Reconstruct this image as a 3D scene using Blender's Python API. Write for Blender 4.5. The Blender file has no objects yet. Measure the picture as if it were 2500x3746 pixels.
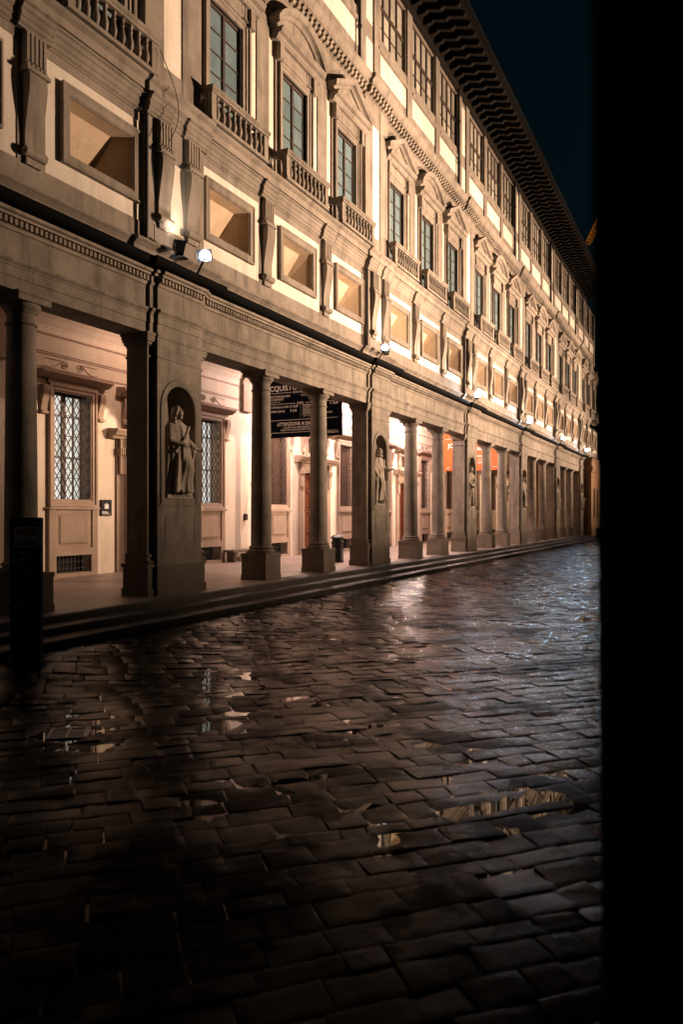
import bpy, bmesh, math, random
from mathutils import Vector, Matrix, noise
R = math.radians
sc = bpy.context.scene
col = sc.collection

# ------------------------------------------------------------------ camera
TH = math.atan(1372.44 / 2800.0)          # camera looks this far left of the street's direction
CZ = 2.065
cam_d = bpy.data.cameras.new('camera')
cam_d.sensor_fit = 'HORIZONTAL'; cam_d.sensor_width = 24.0
cam_d.lens = 24.0 * 2800 / 2500
cam_d.shift_y = 14 / 2500
cam_d.clip_start = 0.05; cam_d.clip_end = 2000
cam_d.dof.use_dof = True; cam_d.dof.focus_distance = 19.0; cam_d.dof.aperture_fstop = 1.6
cam = bpy.data.objects.new('camera', cam_d)
cam.location = (0, 0, CZ); cam.rotation_euler = (R(90), 0, TH)
col.objects.link(cam); sc.camera = cam

# ------------------------------------------------------------------ night sky
w = bpy.data.worlds.new('World'); sc.world = w; w.use_nodes = True
nt = w.node_tree; nt.nodes.clear()
sky = nt.nodes.new('ShaderNodeTexSky'); sky.sky_type = 'NISHITA'; sky.sun_disc = False
sky.sun_elevation = R(-2.0); sky.sun_rotation = R(200); sky.ozone_density = 4.0; sky.air_density = 1.0; sky.dust_density = 0.3
bg = nt.nodes.new('ShaderNodeBackground'); bg.inputs['Strength'].default_value = 0.042
wo = nt.nodes.new('ShaderNodeOutputWorld')
tint = nt.nodes.new('ShaderNodeMix'); tint.data_type = 'RGBA'; tint.blend_type = 'MULTIPLY'; tint.inputs[0].default_value = 1
tint.inputs[7].default_value = (.7, 2.3, .9, 1)
nt.links.new(sky.outputs[0], tint.inputs[6]); nt.links.new(tint.outputs[2], bg.inputs[0]); nt.links.new(bg.outputs[0], wo.inputs[0])

vs = sc.view_settings
sc.display_settings.display_device = 'sRGB'
vs.view_transform = 'Standard'; vs.look = 'None'; vs.exposure = 0.0; vs.gamma = 1.0; vs.use_curve_mapping = False
sc.cycles.use_denoising = True
sc.cycles.max_bounces = 6; sc.cycles.diffuse_bounces = 3; sc.cycles.glossy_bounces = 3
sc.cycles.sample_clamp_indirect = 4.0
sc.cycles.caustics_reflective = False; sc.cycles.caustics_refractive = False

# ------------------------------------------------------------------ layout constants (p = metres left of the camera, x = -p)
L = 11.0                 # one bay
Y0 = 13.309              # middle of the nearest pier
D = 10.403               # pier front
ZP = 0.40                # portico floor
WALL = 15.95             # inner wall of the portico
BAYS = list(range(-1, 6))
def lin(c):
    return tuple(((v / 255) / 12.92 if v / 255 <= 0.04045 else ((v / 255 + 0.055) / 1.055) ** 2.4) for v in c)

# ------------------------------------------------------------------ materials
def newmat(name):
    m = bpy.data.materials.new(name); m.use_nodes = True
    n = m.node_tree; b = n.nodes['Principled BSDF']
    return m, n, b
def mixc(n, fac, a, b):
    x = n.nodes.new('ShaderNodeMix'); x.data_type = 'RGBA'
    if isinstance(fac, float): x.inputs[0].default_value = fac
    else: n.links.new(fac, x.inputs[0])
    for s, v in ((6, a), (7, b)):
        if isinstance(v, tuple): x.inputs[s].default_value = (*v, 1)
        else: n.links.new(v, x.inputs[s])
    return x.outputs[2]
def noise_tex(n, pos, scale, detail=6, rough=0.6, stretch=None):
    t = n.nodes.new('ShaderNodeTexNoise'); t.inputs['Scale'].default_value = scale
    t.inputs['Detail'].default_value = detail; t.inputs['Roughness'].default_value = rough
    if stretch:
        mp = n.nodes.new('ShaderNodeMapping'); mp.inputs['Scale'].default_value = stretch
        n.links.new(pos, mp.inputs[0]); n.links.new(mp.outputs[0], t.inputs['Vector'])
    else: n.links.new(pos, t.inputs['Vector'])
    return t.outputs['Fac']
def ramp(n, fac, a, b):
    r = n.nodes.new('ShaderNodeMapRange'); r.inputs[1].default_value = a; r.inputs[2].default_value = b
    r.clamp = True; n.links.new(fac, r.inputs[0]); return r.outputs[0]
def masonry(name, c1, c2, c3, rough=0.8, fine=40, big=1.3, bump=0.25, vary=0.18, streak=0.35, dist=0.01):
    """weathered stone or plaster: large blotches, vertical streaks, fine grain, each piece a little different"""
    m, n, b = newmat(name)
    g = n.nodes.new('ShaderNodeNewGeometry'); pos = g.outputs['Position']
    f1 = ramp(n, noise_tex(n, pos, big, 5), 0.35, 0.68)
    f2 = ramp(n, noise_tex(n, pos, 1.0, 5, 0.65, (3.2, 3.2, 0.45)), 0.48, 0.75)
    f3 = noise_tex(n, pos, fine, 4)
    c = mixc(n, f1, c1, c2)
    sm = n.nodes.new('ShaderNodeMath'); sm.operation = 'MULTIPLY'; sm.inputs[1].default_value = streak
    n.links.new(f2, sm.inputs[0]); c = mixc(n, sm.outputs[0], c, c3)
    oi = n.nodes.new('ShaderNodeObjectInfo')
    hv = n.nodes.new('ShaderNodeHueSaturation')
    vr = n.nodes.new('ShaderNodeMapRange'); vr.inputs[3].default_value = 1 - vary; vr.inputs[4].default_value = 1 + vary
    n.links.new(oi.outputs['Random'], vr.inputs[0])
    gr = n.nodes.new('ShaderNodeMapRange'); gr.inputs[1].default_value = 0.3; gr.inputs[2].default_value = 0.7
    gr.inputs[3].default_value = 0.85; gr.inputs[4].default_value = 1.12
    n.links.new(f3, gr.inputs[0])
    mu = n.nodes.new('ShaderNodeMath'); mu.operation = 'MULTIPLY'
    n.links.new(vr.outputs[0], mu.inputs[0]); n.links.new(gr.outputs[0], mu.inputs[1])
    n.links.new(mu.outputs[0], hv.inputs['Value']); n.links.new(c, hv.inputs['Color'])
    n.links.new(hv.outputs[0], b.inputs['Base Color'])
    b.inputs['Roughness'].default_value = rough
    b.inputs['Specular IOR Level'].default_value = 0.25
    bp = n.nodes.new('ShaderNodeBump'); bp.inputs['Strength'].default_value = bump; bp.inputs['Distance'].default_value = dist
    ad = n.nodes.new('ShaderNodeMath'); ad.operation = 'ADD'
    n.links.new(f3, ad.inputs[0]); n.links.new(f1, ad.inputs[1])
    n.links.new(ad.outputs[0], bp.inputs['Height']); n.links.new(bp.outputs[0], b.inputs['Normal'])
    return m
def plain(name, c, rough=0.6, metal=0.0, emit=None, strength=0, var=0.15, scale=14, spec=0.4):
    m, n, b = newmat(name)
    g = n.nodes.new('ShaderNodeNewGeometry')
    f = noise_tex(n, g.outputs['Position'], scale, 4)
    cc = mixc(n, f, tuple(v * (1 - var) for v in c), tuple(min(1, v * (1 + var)) for v in c))
    n.links.new(cc, b.inputs['Base Color'])
    b.inputs['Roughness'].default_value = rough; b.inputs['Metallic'].default_value = metal
    b.inputs['Specular IOR Level'].default_value = spec
    if emit:
        b.inputs['Emission Color'].default_value = (*emit, 1); b.inputs['Emission Strength'].default_value = strength
    return m
M = {}
M['stone'] = masonry('grey_brown_sandstone', (.20, .17, .14), (.285, .245, .205), (.075, .062, .052), vary=.12, streak=.75)
M['stone_low'] = masonry('street_level_sandstone', (.16, .138, .114), (.255, .22, .182), (.065, .055, .045), big=2.4, vary=.10, streak=.75, bump=.4)
M['stone_dark'] = masonry('dark_sandstone', (.13, .11, .085), (.18, .15, .12), (.06, .05, .04), vary=.08)  # darker sandstone tone, also on pedestals and plinths
M['plaster'] = masonry('cream_plaster', (.64, .58, .50), (.72, .66, .58), (.42, .345, .27), rough=.9, fine=60, big=.9, bump=.12, vary=.03, streak=.6)
M['plaster_in'] = masonry('portico_plaster', (.60, .52, .43), (.70, .625, .54), (.42, .32, .23), rough=.9, fine=50, big=.8, bump=.12, vary=.02, streak=.35)
M['recess'] = masonry('glow_tinted_recess_plaster', (.50, .385, .27), (.58, .46, .34), (.32, .23, .15), rough=.9, fine=50, big=1.5, bump=.12, vary=.15, streak=.5)  # orange glow of the portico lamps put into the plaster colour
M['stone_in'] = masonry('portico_sandstone', (.30, .225, .175), (.38, .29, .23), (.20, .145, .11), vary=.08)
M['floor'] = masonry('portico_floor_stone', (.26, .21, .19), (.34, .28, .25), (.14, .11, .10), rough=.45, vary=.1, big=.8)
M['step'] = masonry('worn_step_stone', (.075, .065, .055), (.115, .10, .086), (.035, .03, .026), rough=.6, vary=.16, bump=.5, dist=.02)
M['marble'] = masonry('statue_marble', (.25, .21, .17), (.40, .345, .285), (.06, .05, .04), rough=.7, fine=25, big=5, bump=.3, vary=.05, streak=.8)
M['iron'] = plain('black_iron', (.025, .025, .028), .5, .4)
M['gutter'] = plain('dark_lead_gutter', (.005, .005, .005), .9, 0, spec=.05)
M['wood_dark'] = plain('old_eave_wood', (.012, .0095, .0075), .9, scale=9, var=.4, spec=.08)
M['sash'] = plain('dark_brown_sash', (.05, .035, .028), .55)
M['blind'] = masonry('teal_blind', (.105, .16, .18), (.15, .21, .23), (.08, .12, .135), rough=.35, fine=8, bump=0, vary=.16, streak=.3)
M['blind_top'] = masonry('grey_green_blind', (.28, .26, .22), (.40, .37, .31), (.12, .11, .09), rough=.4, fine=8, bump=0, vary=.35, streak=.5)
M['pane_d'] = plain('night_pane', (.012, .013, .014), .08, spec=.6)
M['grille'] = plain('rusty_grille_iron', (.075, .045, .034), .75, 0, var=.4, spec=.15)
M['shutter'] = plain('brown_window_shutter', (.055, .030, .021), .8, var=.35, scale=6)
M['void'] = plain('dark_opening', (.006, .006, .006), .9)
M['black'] = plain('matt_black_panel', (.006, .006, .008), .6, spec=.15)
M['banner'] = plain('navy_banner_cloth', (.0035, .005, .012), .8, var=.2, scale=2, spec=.05)
M['banner_o'] = plain('orange_banner_cloth', (.50, .12, .03), .75, var=.12, scale=2)
M['white'] = plain('white_print', (.85, .82, .80), .6, var=.03)
M['crane'] = plain('orange_crane_paint', (.9, .38, .03), .5)
M['bin'] = plain('dark_bin_metal', (.018, .02, .024), .45, .3)
M['chrome'] = plain('lamp_housing_metal', (.14, .14, .14), .35, .7)
M['lens'] = plain('lit_floodlight_lens', (.9, .9, .9), .3, emit=(.86, .92, 1.0), strength=22)
M['lens_far'] = plain('lit_floodlight_lens_bright', (.9, .9, .9), .3, emit=(.55, .78, 1.0), strength=650)
M['lens_soft'] = plain('lit_wash_lens', (.9, .9, .9), .3, emit=(1.0, .85, .95), strength=7)
M['lantern'] = plain('lit_lantern_glass', (.9, .8, .7), .3, emit=(1.0, .72, .5), strength=12)
M['map'] = plain('faded_map_print', (.70, .58, .52), .6, var=.25, scale=26)
M['mapred'] = plain('map_building_print', (.42, .22, .16), .6, var=.2)
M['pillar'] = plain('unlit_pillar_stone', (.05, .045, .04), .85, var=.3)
M['roof'] = plain('dark_roof_tiles', (.08, .05, .035), .85, var=.4)
M['ochre'] = masonry('ochre_end_wall', (.33, .19, .10), (.40, .24, .13), (.2, .11, .06), vary=.02)

# carved timber door
m, n, b = newmat('varnished_door_wood')
g = n.nodes.new('ShaderNodeNewGeometry')
f = noise_tex(n, g.outputs['Position'], 5, 6, .6, (8, 8, .8))
n.links.new(mixc(n, ramp(n, f, .3, .7), (.055, .012, .003), (.12, .030, .008)), b.inputs['Base Color'])
b.inputs['Roughness'].default_value = .6; b.inputs['Specular IOR Level'].default_value = .12; M['door'] = m

# lit room seen through a window: uneven wall light
m, n, b = newmat('lit_room_glow')
g = n.nodes.new('ShaderNodeNewGeometry')
f = noise_tex(n, g.outputs['Position'], 1.4, 3)
c = mixc(n, ramp(n, f, .35, .65), (.62, .60, .50), (.95, .97, .92))
n.links.new(c, b.inputs['Emission Color']); b.inputs['Emission Strength'].default_value = .85
b.inputs['Base Color'].default_value = (.3, .3, .28, 1); M['room'] = m

# wet paving stone and puddle water
m, n, b = newmat('wet_paving_stone')
g = n.nodes.new('ShaderNodeNewGeometry'); pos = g.outputs['Position']
f1 = noise_tex(n, pos, 1.1, 5); f2 = noise_tex(n, pos, 22, 6, .7); f3 = noise_tex(n, pos, 90, 3)
oi = n.nodes.new('ShaderNodeObjectInfo')
at = n.nodes.new('ShaderNodeAttribute'); at.attribute_name = 'stone_tone'
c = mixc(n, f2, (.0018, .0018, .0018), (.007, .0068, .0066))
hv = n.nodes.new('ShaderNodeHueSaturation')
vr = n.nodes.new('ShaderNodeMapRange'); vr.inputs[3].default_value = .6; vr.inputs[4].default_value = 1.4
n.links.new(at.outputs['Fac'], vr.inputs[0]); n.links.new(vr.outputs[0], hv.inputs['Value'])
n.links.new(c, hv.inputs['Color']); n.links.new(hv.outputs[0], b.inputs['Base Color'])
rr = n.nodes.new('ShaderNodeMapRange'); rr.inputs[1].default_value = .3; rr.inputs[2].default_value = .7
rr.inputs[3].default_value = .36; rr.inputs[4].default_value = .14
n.links.new(f1, rr.inputs[0]); n.links.new(rr.outputs[0], b.inputs['Roughness'])
wet = n.nodes.new('ShaderNodeMapRange'); wet.inputs[1].default_value = .42; wet.inputs[2].default_value = .66
wet.inputs[3].default_value = .022; wet.inputs[4].default_value = .26
n.links.new(f1, wet.inputs[0])
sp = n.nodes.new('ShaderNodeSeparateXYZ'); n.links.new(pos, sp.inputs[0])
near_dim = n.nodes.new('ShaderNodeMapRange'); near_dim.inputs[1].default_value = 3.6; near_dim.inputs[2].default_value = 8.5  # near-ground darkness put into the shine, lower towards the camera
near_dim.inputs[3].default_value = .10; near_dim.inputs[4].default_value = 1.0
n.links.new(sp.outputs[1], near_dim.inputs[0])
wm = n.nodes.new('ShaderNodeMath'); wm.operation = 'MULTIPLY'
n.links.new(wet.outputs[0], wm.inputs[0]); n.links.new(near_dim.outputs[0], wm.inputs[1])
n.links.new(wm.outputs[0], b.inputs['Specular IOR Level'])
ad = n.nodes.new('ShaderNodeMath'); ad.operation = 'MULTIPLY_ADD'; ad.inputs[1].default_value = .35
n.links.new(f3, ad.inputs[0]); n.links.new(f2, ad.inputs[2])
bp = n.nodes.new('ShaderNodeBump'); bp.inputs['Strength'].default_value = .34; bp.inputs['Distance'].default_value = .010
n.links.new(ad.outputs[0], bp.inputs['Height']); n.links.new(bp.outputs[0], b.inputs['Normal'])
M['paving'] = m
m, n, b = newmat('puddle_water')
b.inputs['Base Color'].default_value = (.010, .009, .008, 1); b.inputs['Roughness'].default_value = .015
b.inputs['IOR'].default_value = 1.33; b.inputs['Specular IOR Level'].default_value = .5
M['water'] = m
M['bed'] = plain('street_bed', (.03, .027, .024), .6)

# ------------------------------------------------------------------ mesh helpers
class MB:
    def __init__(s): s.v = []; s.f = []
    def add(s, vs, fs):
        o = len(s.v); s.v += vs; s.f += [tuple(i + o for i in f) for f in fs]; return s
    def box(s, p0, p1, u0, u1, z0, z1):
        a, b = -max(p0, p1), -min(p0, p1)
        return s.add([(a, u0, z0), (b, u0, z0), (b, u1, z0), (a, u1, z0), (a, u0, z1), (b, u0, z1), (b, u1, z1), (a, u1, z1)],
                     [(0, 3, 2, 1), (4, 5, 6, 7), (0, 1, 5, 4), (1, 2, 6, 5), (2, 3, 7, 6), (3, 0, 4, 7)])
    def extr(s, prof, u0, u1):
        k = len(prof)
        vs = [(-p, u0, z) for p, z in prof] + [(-p, u1, z) for p, z in prof]
        fs = [(i, (i + 1) % k, (i + 1) % k + k, i + k) for i in range(k)] + [tuple(range(k - 1, -1, -1)), tuple(range(k, 2 * k))]
        return s.add(vs, fs)
    def sweep(s, path, prof, closed=False):
        """path in (u,z), profile [(offset to the path's left, p)]"""
        k = len(path); m = len(prof); vs = []
        for i in range(k):
            a = path[i - 1] if (i or closed) else None
            c = path[(i + 1) % k] if (i < k - 1 or closed) else None
            ns = []
            for q, r in ((a, path[i]), (path[i], c)):
                if q is None or r is None: continue
                dx, dz = r[0] - q[0], r[1] - q[1]; l = math.hypot(dx, dz) or 1
                ns.append((-dz / l, dx / l))
            nx = sum(t[0] for t in ns) / len(ns); nz = sum(t[1] for t in ns) / len(ns)
            l2 = nx * nx + nz * nz
            nx, nz = nx / l2, nz / l2
            for o, p in prof: vs.append((-p, path[i][0] + nx * o, path[i][1] + nz * o))
        fs = []
        for i in range(k if closed else k - 1):
            j = (i + 1) % k
            for q in range(m):
                r = (q + 1) % m
                fs.append((i * m + q, i * m + r, j * m + r, j * m + q))
        if not closed: fs += [tuple(range(m)), tuple(range((k - 1) * m, k * m))]
        return s.add(vs, fs)
    def lathe(s, cx, cy, prof, seg=24):
        vs = []; m = len(prof)
        for i in range(seg):
            a = 2 * math.pi * i / seg
            vs += [(cx + r * math.cos(a), cy + r * math.sin(a), z) for r, z in prof]
        fs = [(i * m + q, ((i + 1) % seg) * m + q, ((i + 1) % seg) * m + q + 1, i * m + q + 1) for i in range(seg) for q in range(m - 1)]
        fs += [tuple(i * m for i in range(seg - 1, -1, -1)), tuple(i * m + m - 1 for i in range(seg))]
        return s.add(vs, fs)
    def bar(s, a, b, r, seg=4, r2=None):
        a, b = Vector(a), Vector(b); d = (b - a)
        if d.length < 1e-6: return s
        d.normalize(); up = Vector((0, 0, 1)) if abs(d.z) < .9 else Vector((0, 1, 0))
        x = d.cross(up).normalized(); y = d.cross(x); r2 = r if r2 is None else r2
        vs = []
        for q, rr in ((a, r), (b, r2)):
            for i in range(seg):
                t = 2 * math.pi * (i + .5) / seg
                vs.append(tuple(q + (x * math.cos(t) + y * math.sin(t)) * rr))
        fs = [(i, (i + 1) % seg, seg + (i + 1) % seg, seg + i) for i in range(seg)] + [tuple(range(seg - 1, -1, -1)), tuple(range(seg, 2 * seg))]
        return s.add(vs, fs)
    def ball(s, c, r, seg=10, rings=7):
        if not isinstance(r, (tuple, list)): r = (r, r, r)
        vs = [(c[0], c[1], c[2] - r[2])]
        for j in range(1, rings):
            t = math.pi * j / rings - math.pi / 2
            for i in range(seg):
                a = 2 * math.pi * i / seg
                vs.append((c[0] + r[0] * math.cos(t) * math.cos(a), c[1] + r[1] * math.cos(t) * math.sin(a), c[2] + r[2] * math.sin(t)))
        vs.append((c[0], c[1], c[2] + r[2])); e = len(vs) - 1
        fs = [(0, 1 + (i + 1) % seg, 1 + i) for i in range(seg)]
        for j in range(rings - 2):
            for i in range(seg):
                a, b2 = 1 + j * seg + i, 1 + j * seg + (i + 1) % seg
                fs.append((a, b2, b2 + seg, a + seg))
        o = 1 + (rings - 2) * seg
        fs += [(o + i, o + (i + 1) % seg, e) for i in range(seg)]
        return s.add(vs, fs)
    def cap(s, a, b, r0, r1, seg=8):
        s.bar(a, b, r0, seg, r1); s.ball(a, r0, seg, 6); s.ball(b, r1, seg, 6); return s
    def mesh(s, name, mat, smooth=False, recalc=True):
        me = bpy.data.meshes.new(name); me.from_pydata(s.v, [], s.f)
        if recalc:
            bm = bmesh.new(); bm.from_mesh(me); bmesh.ops.recalc_face_normals(bm, faces=bm.faces); bm.to_mesh(me); bm.free()
        for mm in (mat if isinstance(mat, (list, tuple)) else [mat]): me.materials.append(M[mm] if isinstance(mm, str) else mm)
        if smooth:
            for p in me.polygons: p.use_smooth = True
            me.set_sharp_from_angle(angle=R(38))
        return me
WPOS = {}
def put(name, data, loc=(0, 0, 0), parent=None, rot=None):
    """link one object; loc is where it stands in the world"""
    o = bpy.data.objects.new(name, data); col.objects.link(o)
    loc = Vector(loc)
    if parent is not None:
        o.parent = parent; o.location = loc - WPOS[parent.name]
    else: o.location = loc
    if rot: o.rotation_euler = rot
    WPOS[o.name] = loc.copy()
    return o
def thing(name, label, cat, loc=(0, 0, 0), group=None, data=None, kind=None):
    o = put(name, data, loc)
    if data is None: o.empty_display_size = .2
    if label: o['label'] = label
    if cat: o['category'] = cat
    if group: o['group'] = group
    if kind: o['kind'] = kind
    return o
def holes_wall(mb, p0, p1, u0, u1, z0, z1, holes):
    us = sorted({u0, u1, *[h[0] for h in holes], *[h[1] for h in holes]})
    zs = sorted({z0, z1, *[h[2] for h in holes], *[h[3] for h in holes]})
    for a, b in zip(us, us[1:]):
        run = None
        for c, d in zip(zs, zs[1:]):
            um, zm = (a + b) / 2, (c + d) / 2
            solid = not any(h[0] < um < h[1] and h[2] < zm < h[3] for h in holes)
            if solid: run = (run[0], d) if run else (c, d)
            if (not solid) and run: mb.box(p0, p1, a, b, *run); run = None
        if run: mb.box(p0, p1, a, b, *run)
    return mb
def rect(u0, u1, z0, z1):      # clockwise, so a sweep's positive offset lies outside
    return [(u0, z0), (u0, z1), (u1, z1), (u1, z0)]
def txt_mesh(body, size, mat, align='LEFT', bold=0.0, width=None):
    cu = bpy.data.curves.new('lettering', 'FONT'); cu.body = body; cu.size = size; cu.align_x = align
    cu.extrude = .001; cu.offset = bold; cu.resolution_u = 2
    o = bpy.data.objects.new('lettering', cu); col.objects.link(o)
    bpy.context.view_layer.update()
    me = bpy.data.meshes.new_from_object(o.evaluated_get(bpy.context.evaluated_depsgraph_get()))
    bpy.data.objects.remove(o); bpy.data.curves.remove(cu)
    if width:
        xs = [v.co.x for v in me.vertices]; k = width / (max(xs) - min(xs))
        for v in me.vertices: v.co.x *= k
    me.materials.clear(); me.materials.append(M[mat]); me.name = 'lettering'
    return me

# ------------------------------------------------------------------ ground: steps, portico floor, street
YA, YB = -6.0, 82.0
NB = 5                                   # bays -1..4 have the open portico
fl = thing('pavement', None, None, (-13, Y0, ZP), kind='structure')
put('floor_sheet', MB().box(11.2, 16.6, YA, 69.3, ZP - .12, ZP - .004).mesh('floor_sheet', 'floor'), (0, 0, 0), fl)
rnd = random.Random(5)
y = YA
while y < 69.2:                          # large floor slabs of the portico
    ln = rnd.uniform(1.1, 1.5)
    for a, b in ((10.05, 11.25), (11.255, 12.75), (12.755, 14.3), (14.305, 15.95)):
        if y + ln > 3:
            put('floor_slab', MB().box(a, b - .004, y, y + ln - .006, ZP - .10, ZP - rnd.uniform(0, .003)).mesh('floor_slab', 'floor'), (0, 0, 0), fl)
    y += ln
st = thing('steps', None, None, (-9.6, Y0, 0), kind='structure')
for k, (pf, pb, z) in enumerate(((9.98, 10.6, ZP), (9.60, 10.1, .267), (9.21, 9.75, .133))):
    y = YA + k * .4
    while y < 76:
        ln = rnd.uniform(1.3, 2.3)
        dz = rnd.uniform(-.006, .004); dp = rnd.uniform(-.008, .008)
        q = z + dz - .002
        prof = [(pf + dp, q - .20), (pf + dp, q - .025), (pf + dp + .012, q - .006), (pf + dp + .03, q), (pb, q), (pb, q - .2)]
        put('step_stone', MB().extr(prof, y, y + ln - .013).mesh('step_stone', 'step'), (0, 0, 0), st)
        y += ln

def street_z(p):
    t = min(1, max(0, (9.2 - p) / 2.4)); t = t * t * (3 - 2 * t)
    return -.2 * t
PUD = [  # (Y, p, radius along row, radius across, depth)
    (5.83, 3.15, .36, .10, .020), (6.85, 4.86, .30, .26, .030), (7.35, 5.0, .22, .16, .022), (5.85, 1.62, .52, .13, .025),
    (4.93, 2.06, .14, .08, .020), (6.45, 6.6, .22, .14, .022), (5.75, 5.38, .2, .1, .02), (8.1, 4.3, .2, .1, .018), (9.6, 3.2, .25, .1, .018),
    (7.2, 2.6, .16, .07, .018), (8.8, 1.7, .22, .09, .018), (11.2, 4.6, .3, .12, .018), (6.3, 5.75, .18, .1, .018), (10.6, 5.9, .3, .14, .018)]
GRATE = (5.92, 6.08)
S2 = math.sqrt(.5)
def slab_height(x, yy, tone):
    p = -x
    h = street_z(p) + .012 * min(1, max(0, (4.7 - yy) / .6))
    h += .011 * noise.noise((x * .55, yy * .55, 3.1)) + .008 * noise.noise((x * 1.6, yy * 1.6, 7.7)) + .0045 * noise.noise((x * 6, yy * 6, 1.3)) + .003 * noise.noise((x * 15, yy * 15, 4.3))
    for (py, pp, ra, rb, d) in PUD:
        dx, dy = x + pp, yy - py
        a = (dx + dy) * S2; b2 = (-dx + dy) * S2
        q = (a / ra) ** 2 + (b2 / rb) ** 2
        if q < 4: h -= d * math.exp(-q)
    return h
street = thing('street', None, None, (0, 10, -.2), kind='structure')
put('street_bed', MB().box(-60, 9.6, -30, 160, -.5, -.232).mesh('street_bed', 'bed'), (0, 0, 0), street)
water = thing('water', None, None, (-1, 12, -.2105), kind='structure',
              data=MB().add([(-7.3 + 1, -12, 0), (9, -12, 0), (9, 58, 0), (-7.3 + 1, 58, 0)], [(0, 1, 2, 3)]).mesh('water', 'water', recalc=False))
rnd = random.Random(11)
slabs = []
a0, a1, b0, b1 = -16, 62, -12, 62
bb = b0
while bb < b1:
    wd = rnd.uniform(.18, .33)
    aa = a0 + rnd.uniform(0, .6)
    while aa < a1:
        ln = rnd.uniform(.22, .55)
        ca, cb = aa + ln / 2, bb + wd / 2
        x, yy = (ca - cb) * S2, (ca + cb) * S2
        if -9.35 < x < 8.0 and -1.5 < yy < 72 and not (yy > 25 and x > 1):
            slabs.append((aa, bb, ln, wd, x, yy))
        aa += ln
    bb += wd
def slab_geo(aa, bb, ln, wd, n_a, n_b, rnd):
    g = .003
    tone = rnd.random(); dz = rnd.uniform(-.006, .006); ta = rnd.uniform(-.013, .013); tb = rnd.uniform(-.013, .013)
    A0, A1, B0, B1 = aa + g + rnd.uniform(0, .006), aa + ln - g, bb + g + rnd.uniform(0, .006), bb + wd - g
    cj = [(rnd.uniform(-.012, .012), rnd.uniform(-.012, .012)) for _ in range(4)]
    vs, fs = [], []
    us = [0, .035] + [.035 + .93 * i / (n_a - 2) for i in range(1, n_a - 2)] + [.965, 1]
    ws = [0, .05] + [.05 + .90 * i / (n_b - 2) for i in range(1, n_b - 2)] + [.95, 1]
    nu, nw = len(us), len(ws)
    for i, uu in enumerate(us):
        for j, ww in enumerate(ws):
            jx = sum(q[0] * t for q, t in zip(cj, ((1 - uu) * (1 - ww), uu * (1 - ww), uu * ww, (1 - uu) * ww)))
            jy = sum(q[1] * t for q, t in zip(cj, ((1 - uu) * (1 - ww), uu * (1 - ww), uu * ww, (1 - uu) * ww)))
            A = A0 + (A1 - A0) * uu + jx; B = B0 + (B1 - B0) * ww + jy
            x, yy = (A - B) * S2, (A + B) * S2
            edge = (i in (0, nu - 1)) or (j in (0, nw - 1))
            z = slab_height(x, yy, tone) + dz + ta * (uu - .5) + tb * (ww - .5) - (.0025 if edge else 0)
            if abs(x + GRATE[1]) < .27 and abs(yy - GRATE[0]) < .27: z = min(z, -.222)
            vs.append((x, yy, z))
    for i in range(nu - 1):
        for j in range(nw - 1):
            q = i * nw + j; fs.append((q, q + nw, q + nw + 1, q + 1))
    rim = [i * nw for i in range(nu)] + [(nu - 1) * nw + j for j in range(1, nw)] + [i * nw + nw - 1 for i in range(nu - 2, -1, -1)] + [j for j in range(nw - 2, 0, -1)]
    o = len(vs)
    vs += [(vs[i][0], vs[i][1], vs[i][2] - .12) for i in rim]
    k = len(rim)
    fs += [(rim[i], o + i, o + (i + 1) % k, rim[(i + 1) % k]) for i in range(k)]
    return vs, fs, tone
cs, sn = math.cos(TH), math.sin(TH)
def seen(x, yy):
    Z = yy * cs - x * sn; X = yy * sn + x * cs
    if Z < 1.5: return 0
    px, py = 1250 + 2800 * X / Z, 1887 + 2800 * 2.265 / Z
    if not (-120 < px < 2260 and py < 3900): return 0
    return 1 / Z ** 3
order = sorted(range(len(slabs)), key=lambda i: -seen(slabs[i][4], slabs[i][5]))
near = set(i for i in order[:296] if seen(slabs[i][4], slabs[i][5]) > 0)
def tone_attr(me, vals):
    at = me.attributes.new('stone_tone', 'FLOAT', 'POINT'); at.data.foreach_set('value', vals)
far_v, far_f, far_t = [], [], []
for i, (aa, bb, ln, wd, x, yy) in enumerate(slabs):
    d = math.hypot(x, yy)
    if i in near:
        vs, fs, t = slab_geo(aa, bb, ln, wd, 8, 6, rnd)
        me = bpy.data.meshes.new('paving_stone')
        ox, oy = x, yy
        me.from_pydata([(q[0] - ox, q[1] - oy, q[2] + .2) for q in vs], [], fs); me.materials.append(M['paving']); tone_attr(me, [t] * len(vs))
        for p in me.polygons: p.use_smooth = True
        me.set_sharp_from_angle(angle=R(28))
        put('paving_stone', me, (ox, oy, -.2), street)
    else:
        vs, fs, t = slab_geo(aa, bb, ln, wd, 4, 4, rnd) if d < 26 else slab_geo(aa, bb, ln, wd, 3, 3, rnd)
        o = len(far_v); far_v += vs; far_f += [tuple(q + o for q in f) for f in fs]; far_t += [t] * len(vs)
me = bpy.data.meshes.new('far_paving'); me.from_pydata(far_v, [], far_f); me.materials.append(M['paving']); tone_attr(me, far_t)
for p in me.polygons: p.use_smooth = True
me.set_sharp_from_angle(angle=R(28))
o = put('far_paving', me, (0, 0, 0), street); o['kind'] = 'stuff'

# ------------------------------------------------------------------ the museum wing
wing = thing('museum_wing', 'long floodlit renaissance museum wing with columned portico, balconied windows and deep eaves', 'building', (-D, Y0, 0))
def bay_put(name, me, n, u=0.0, parent=None):
    return put(name, me, (0, Y0 + L * n + u, 0), parent or wing)

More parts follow.
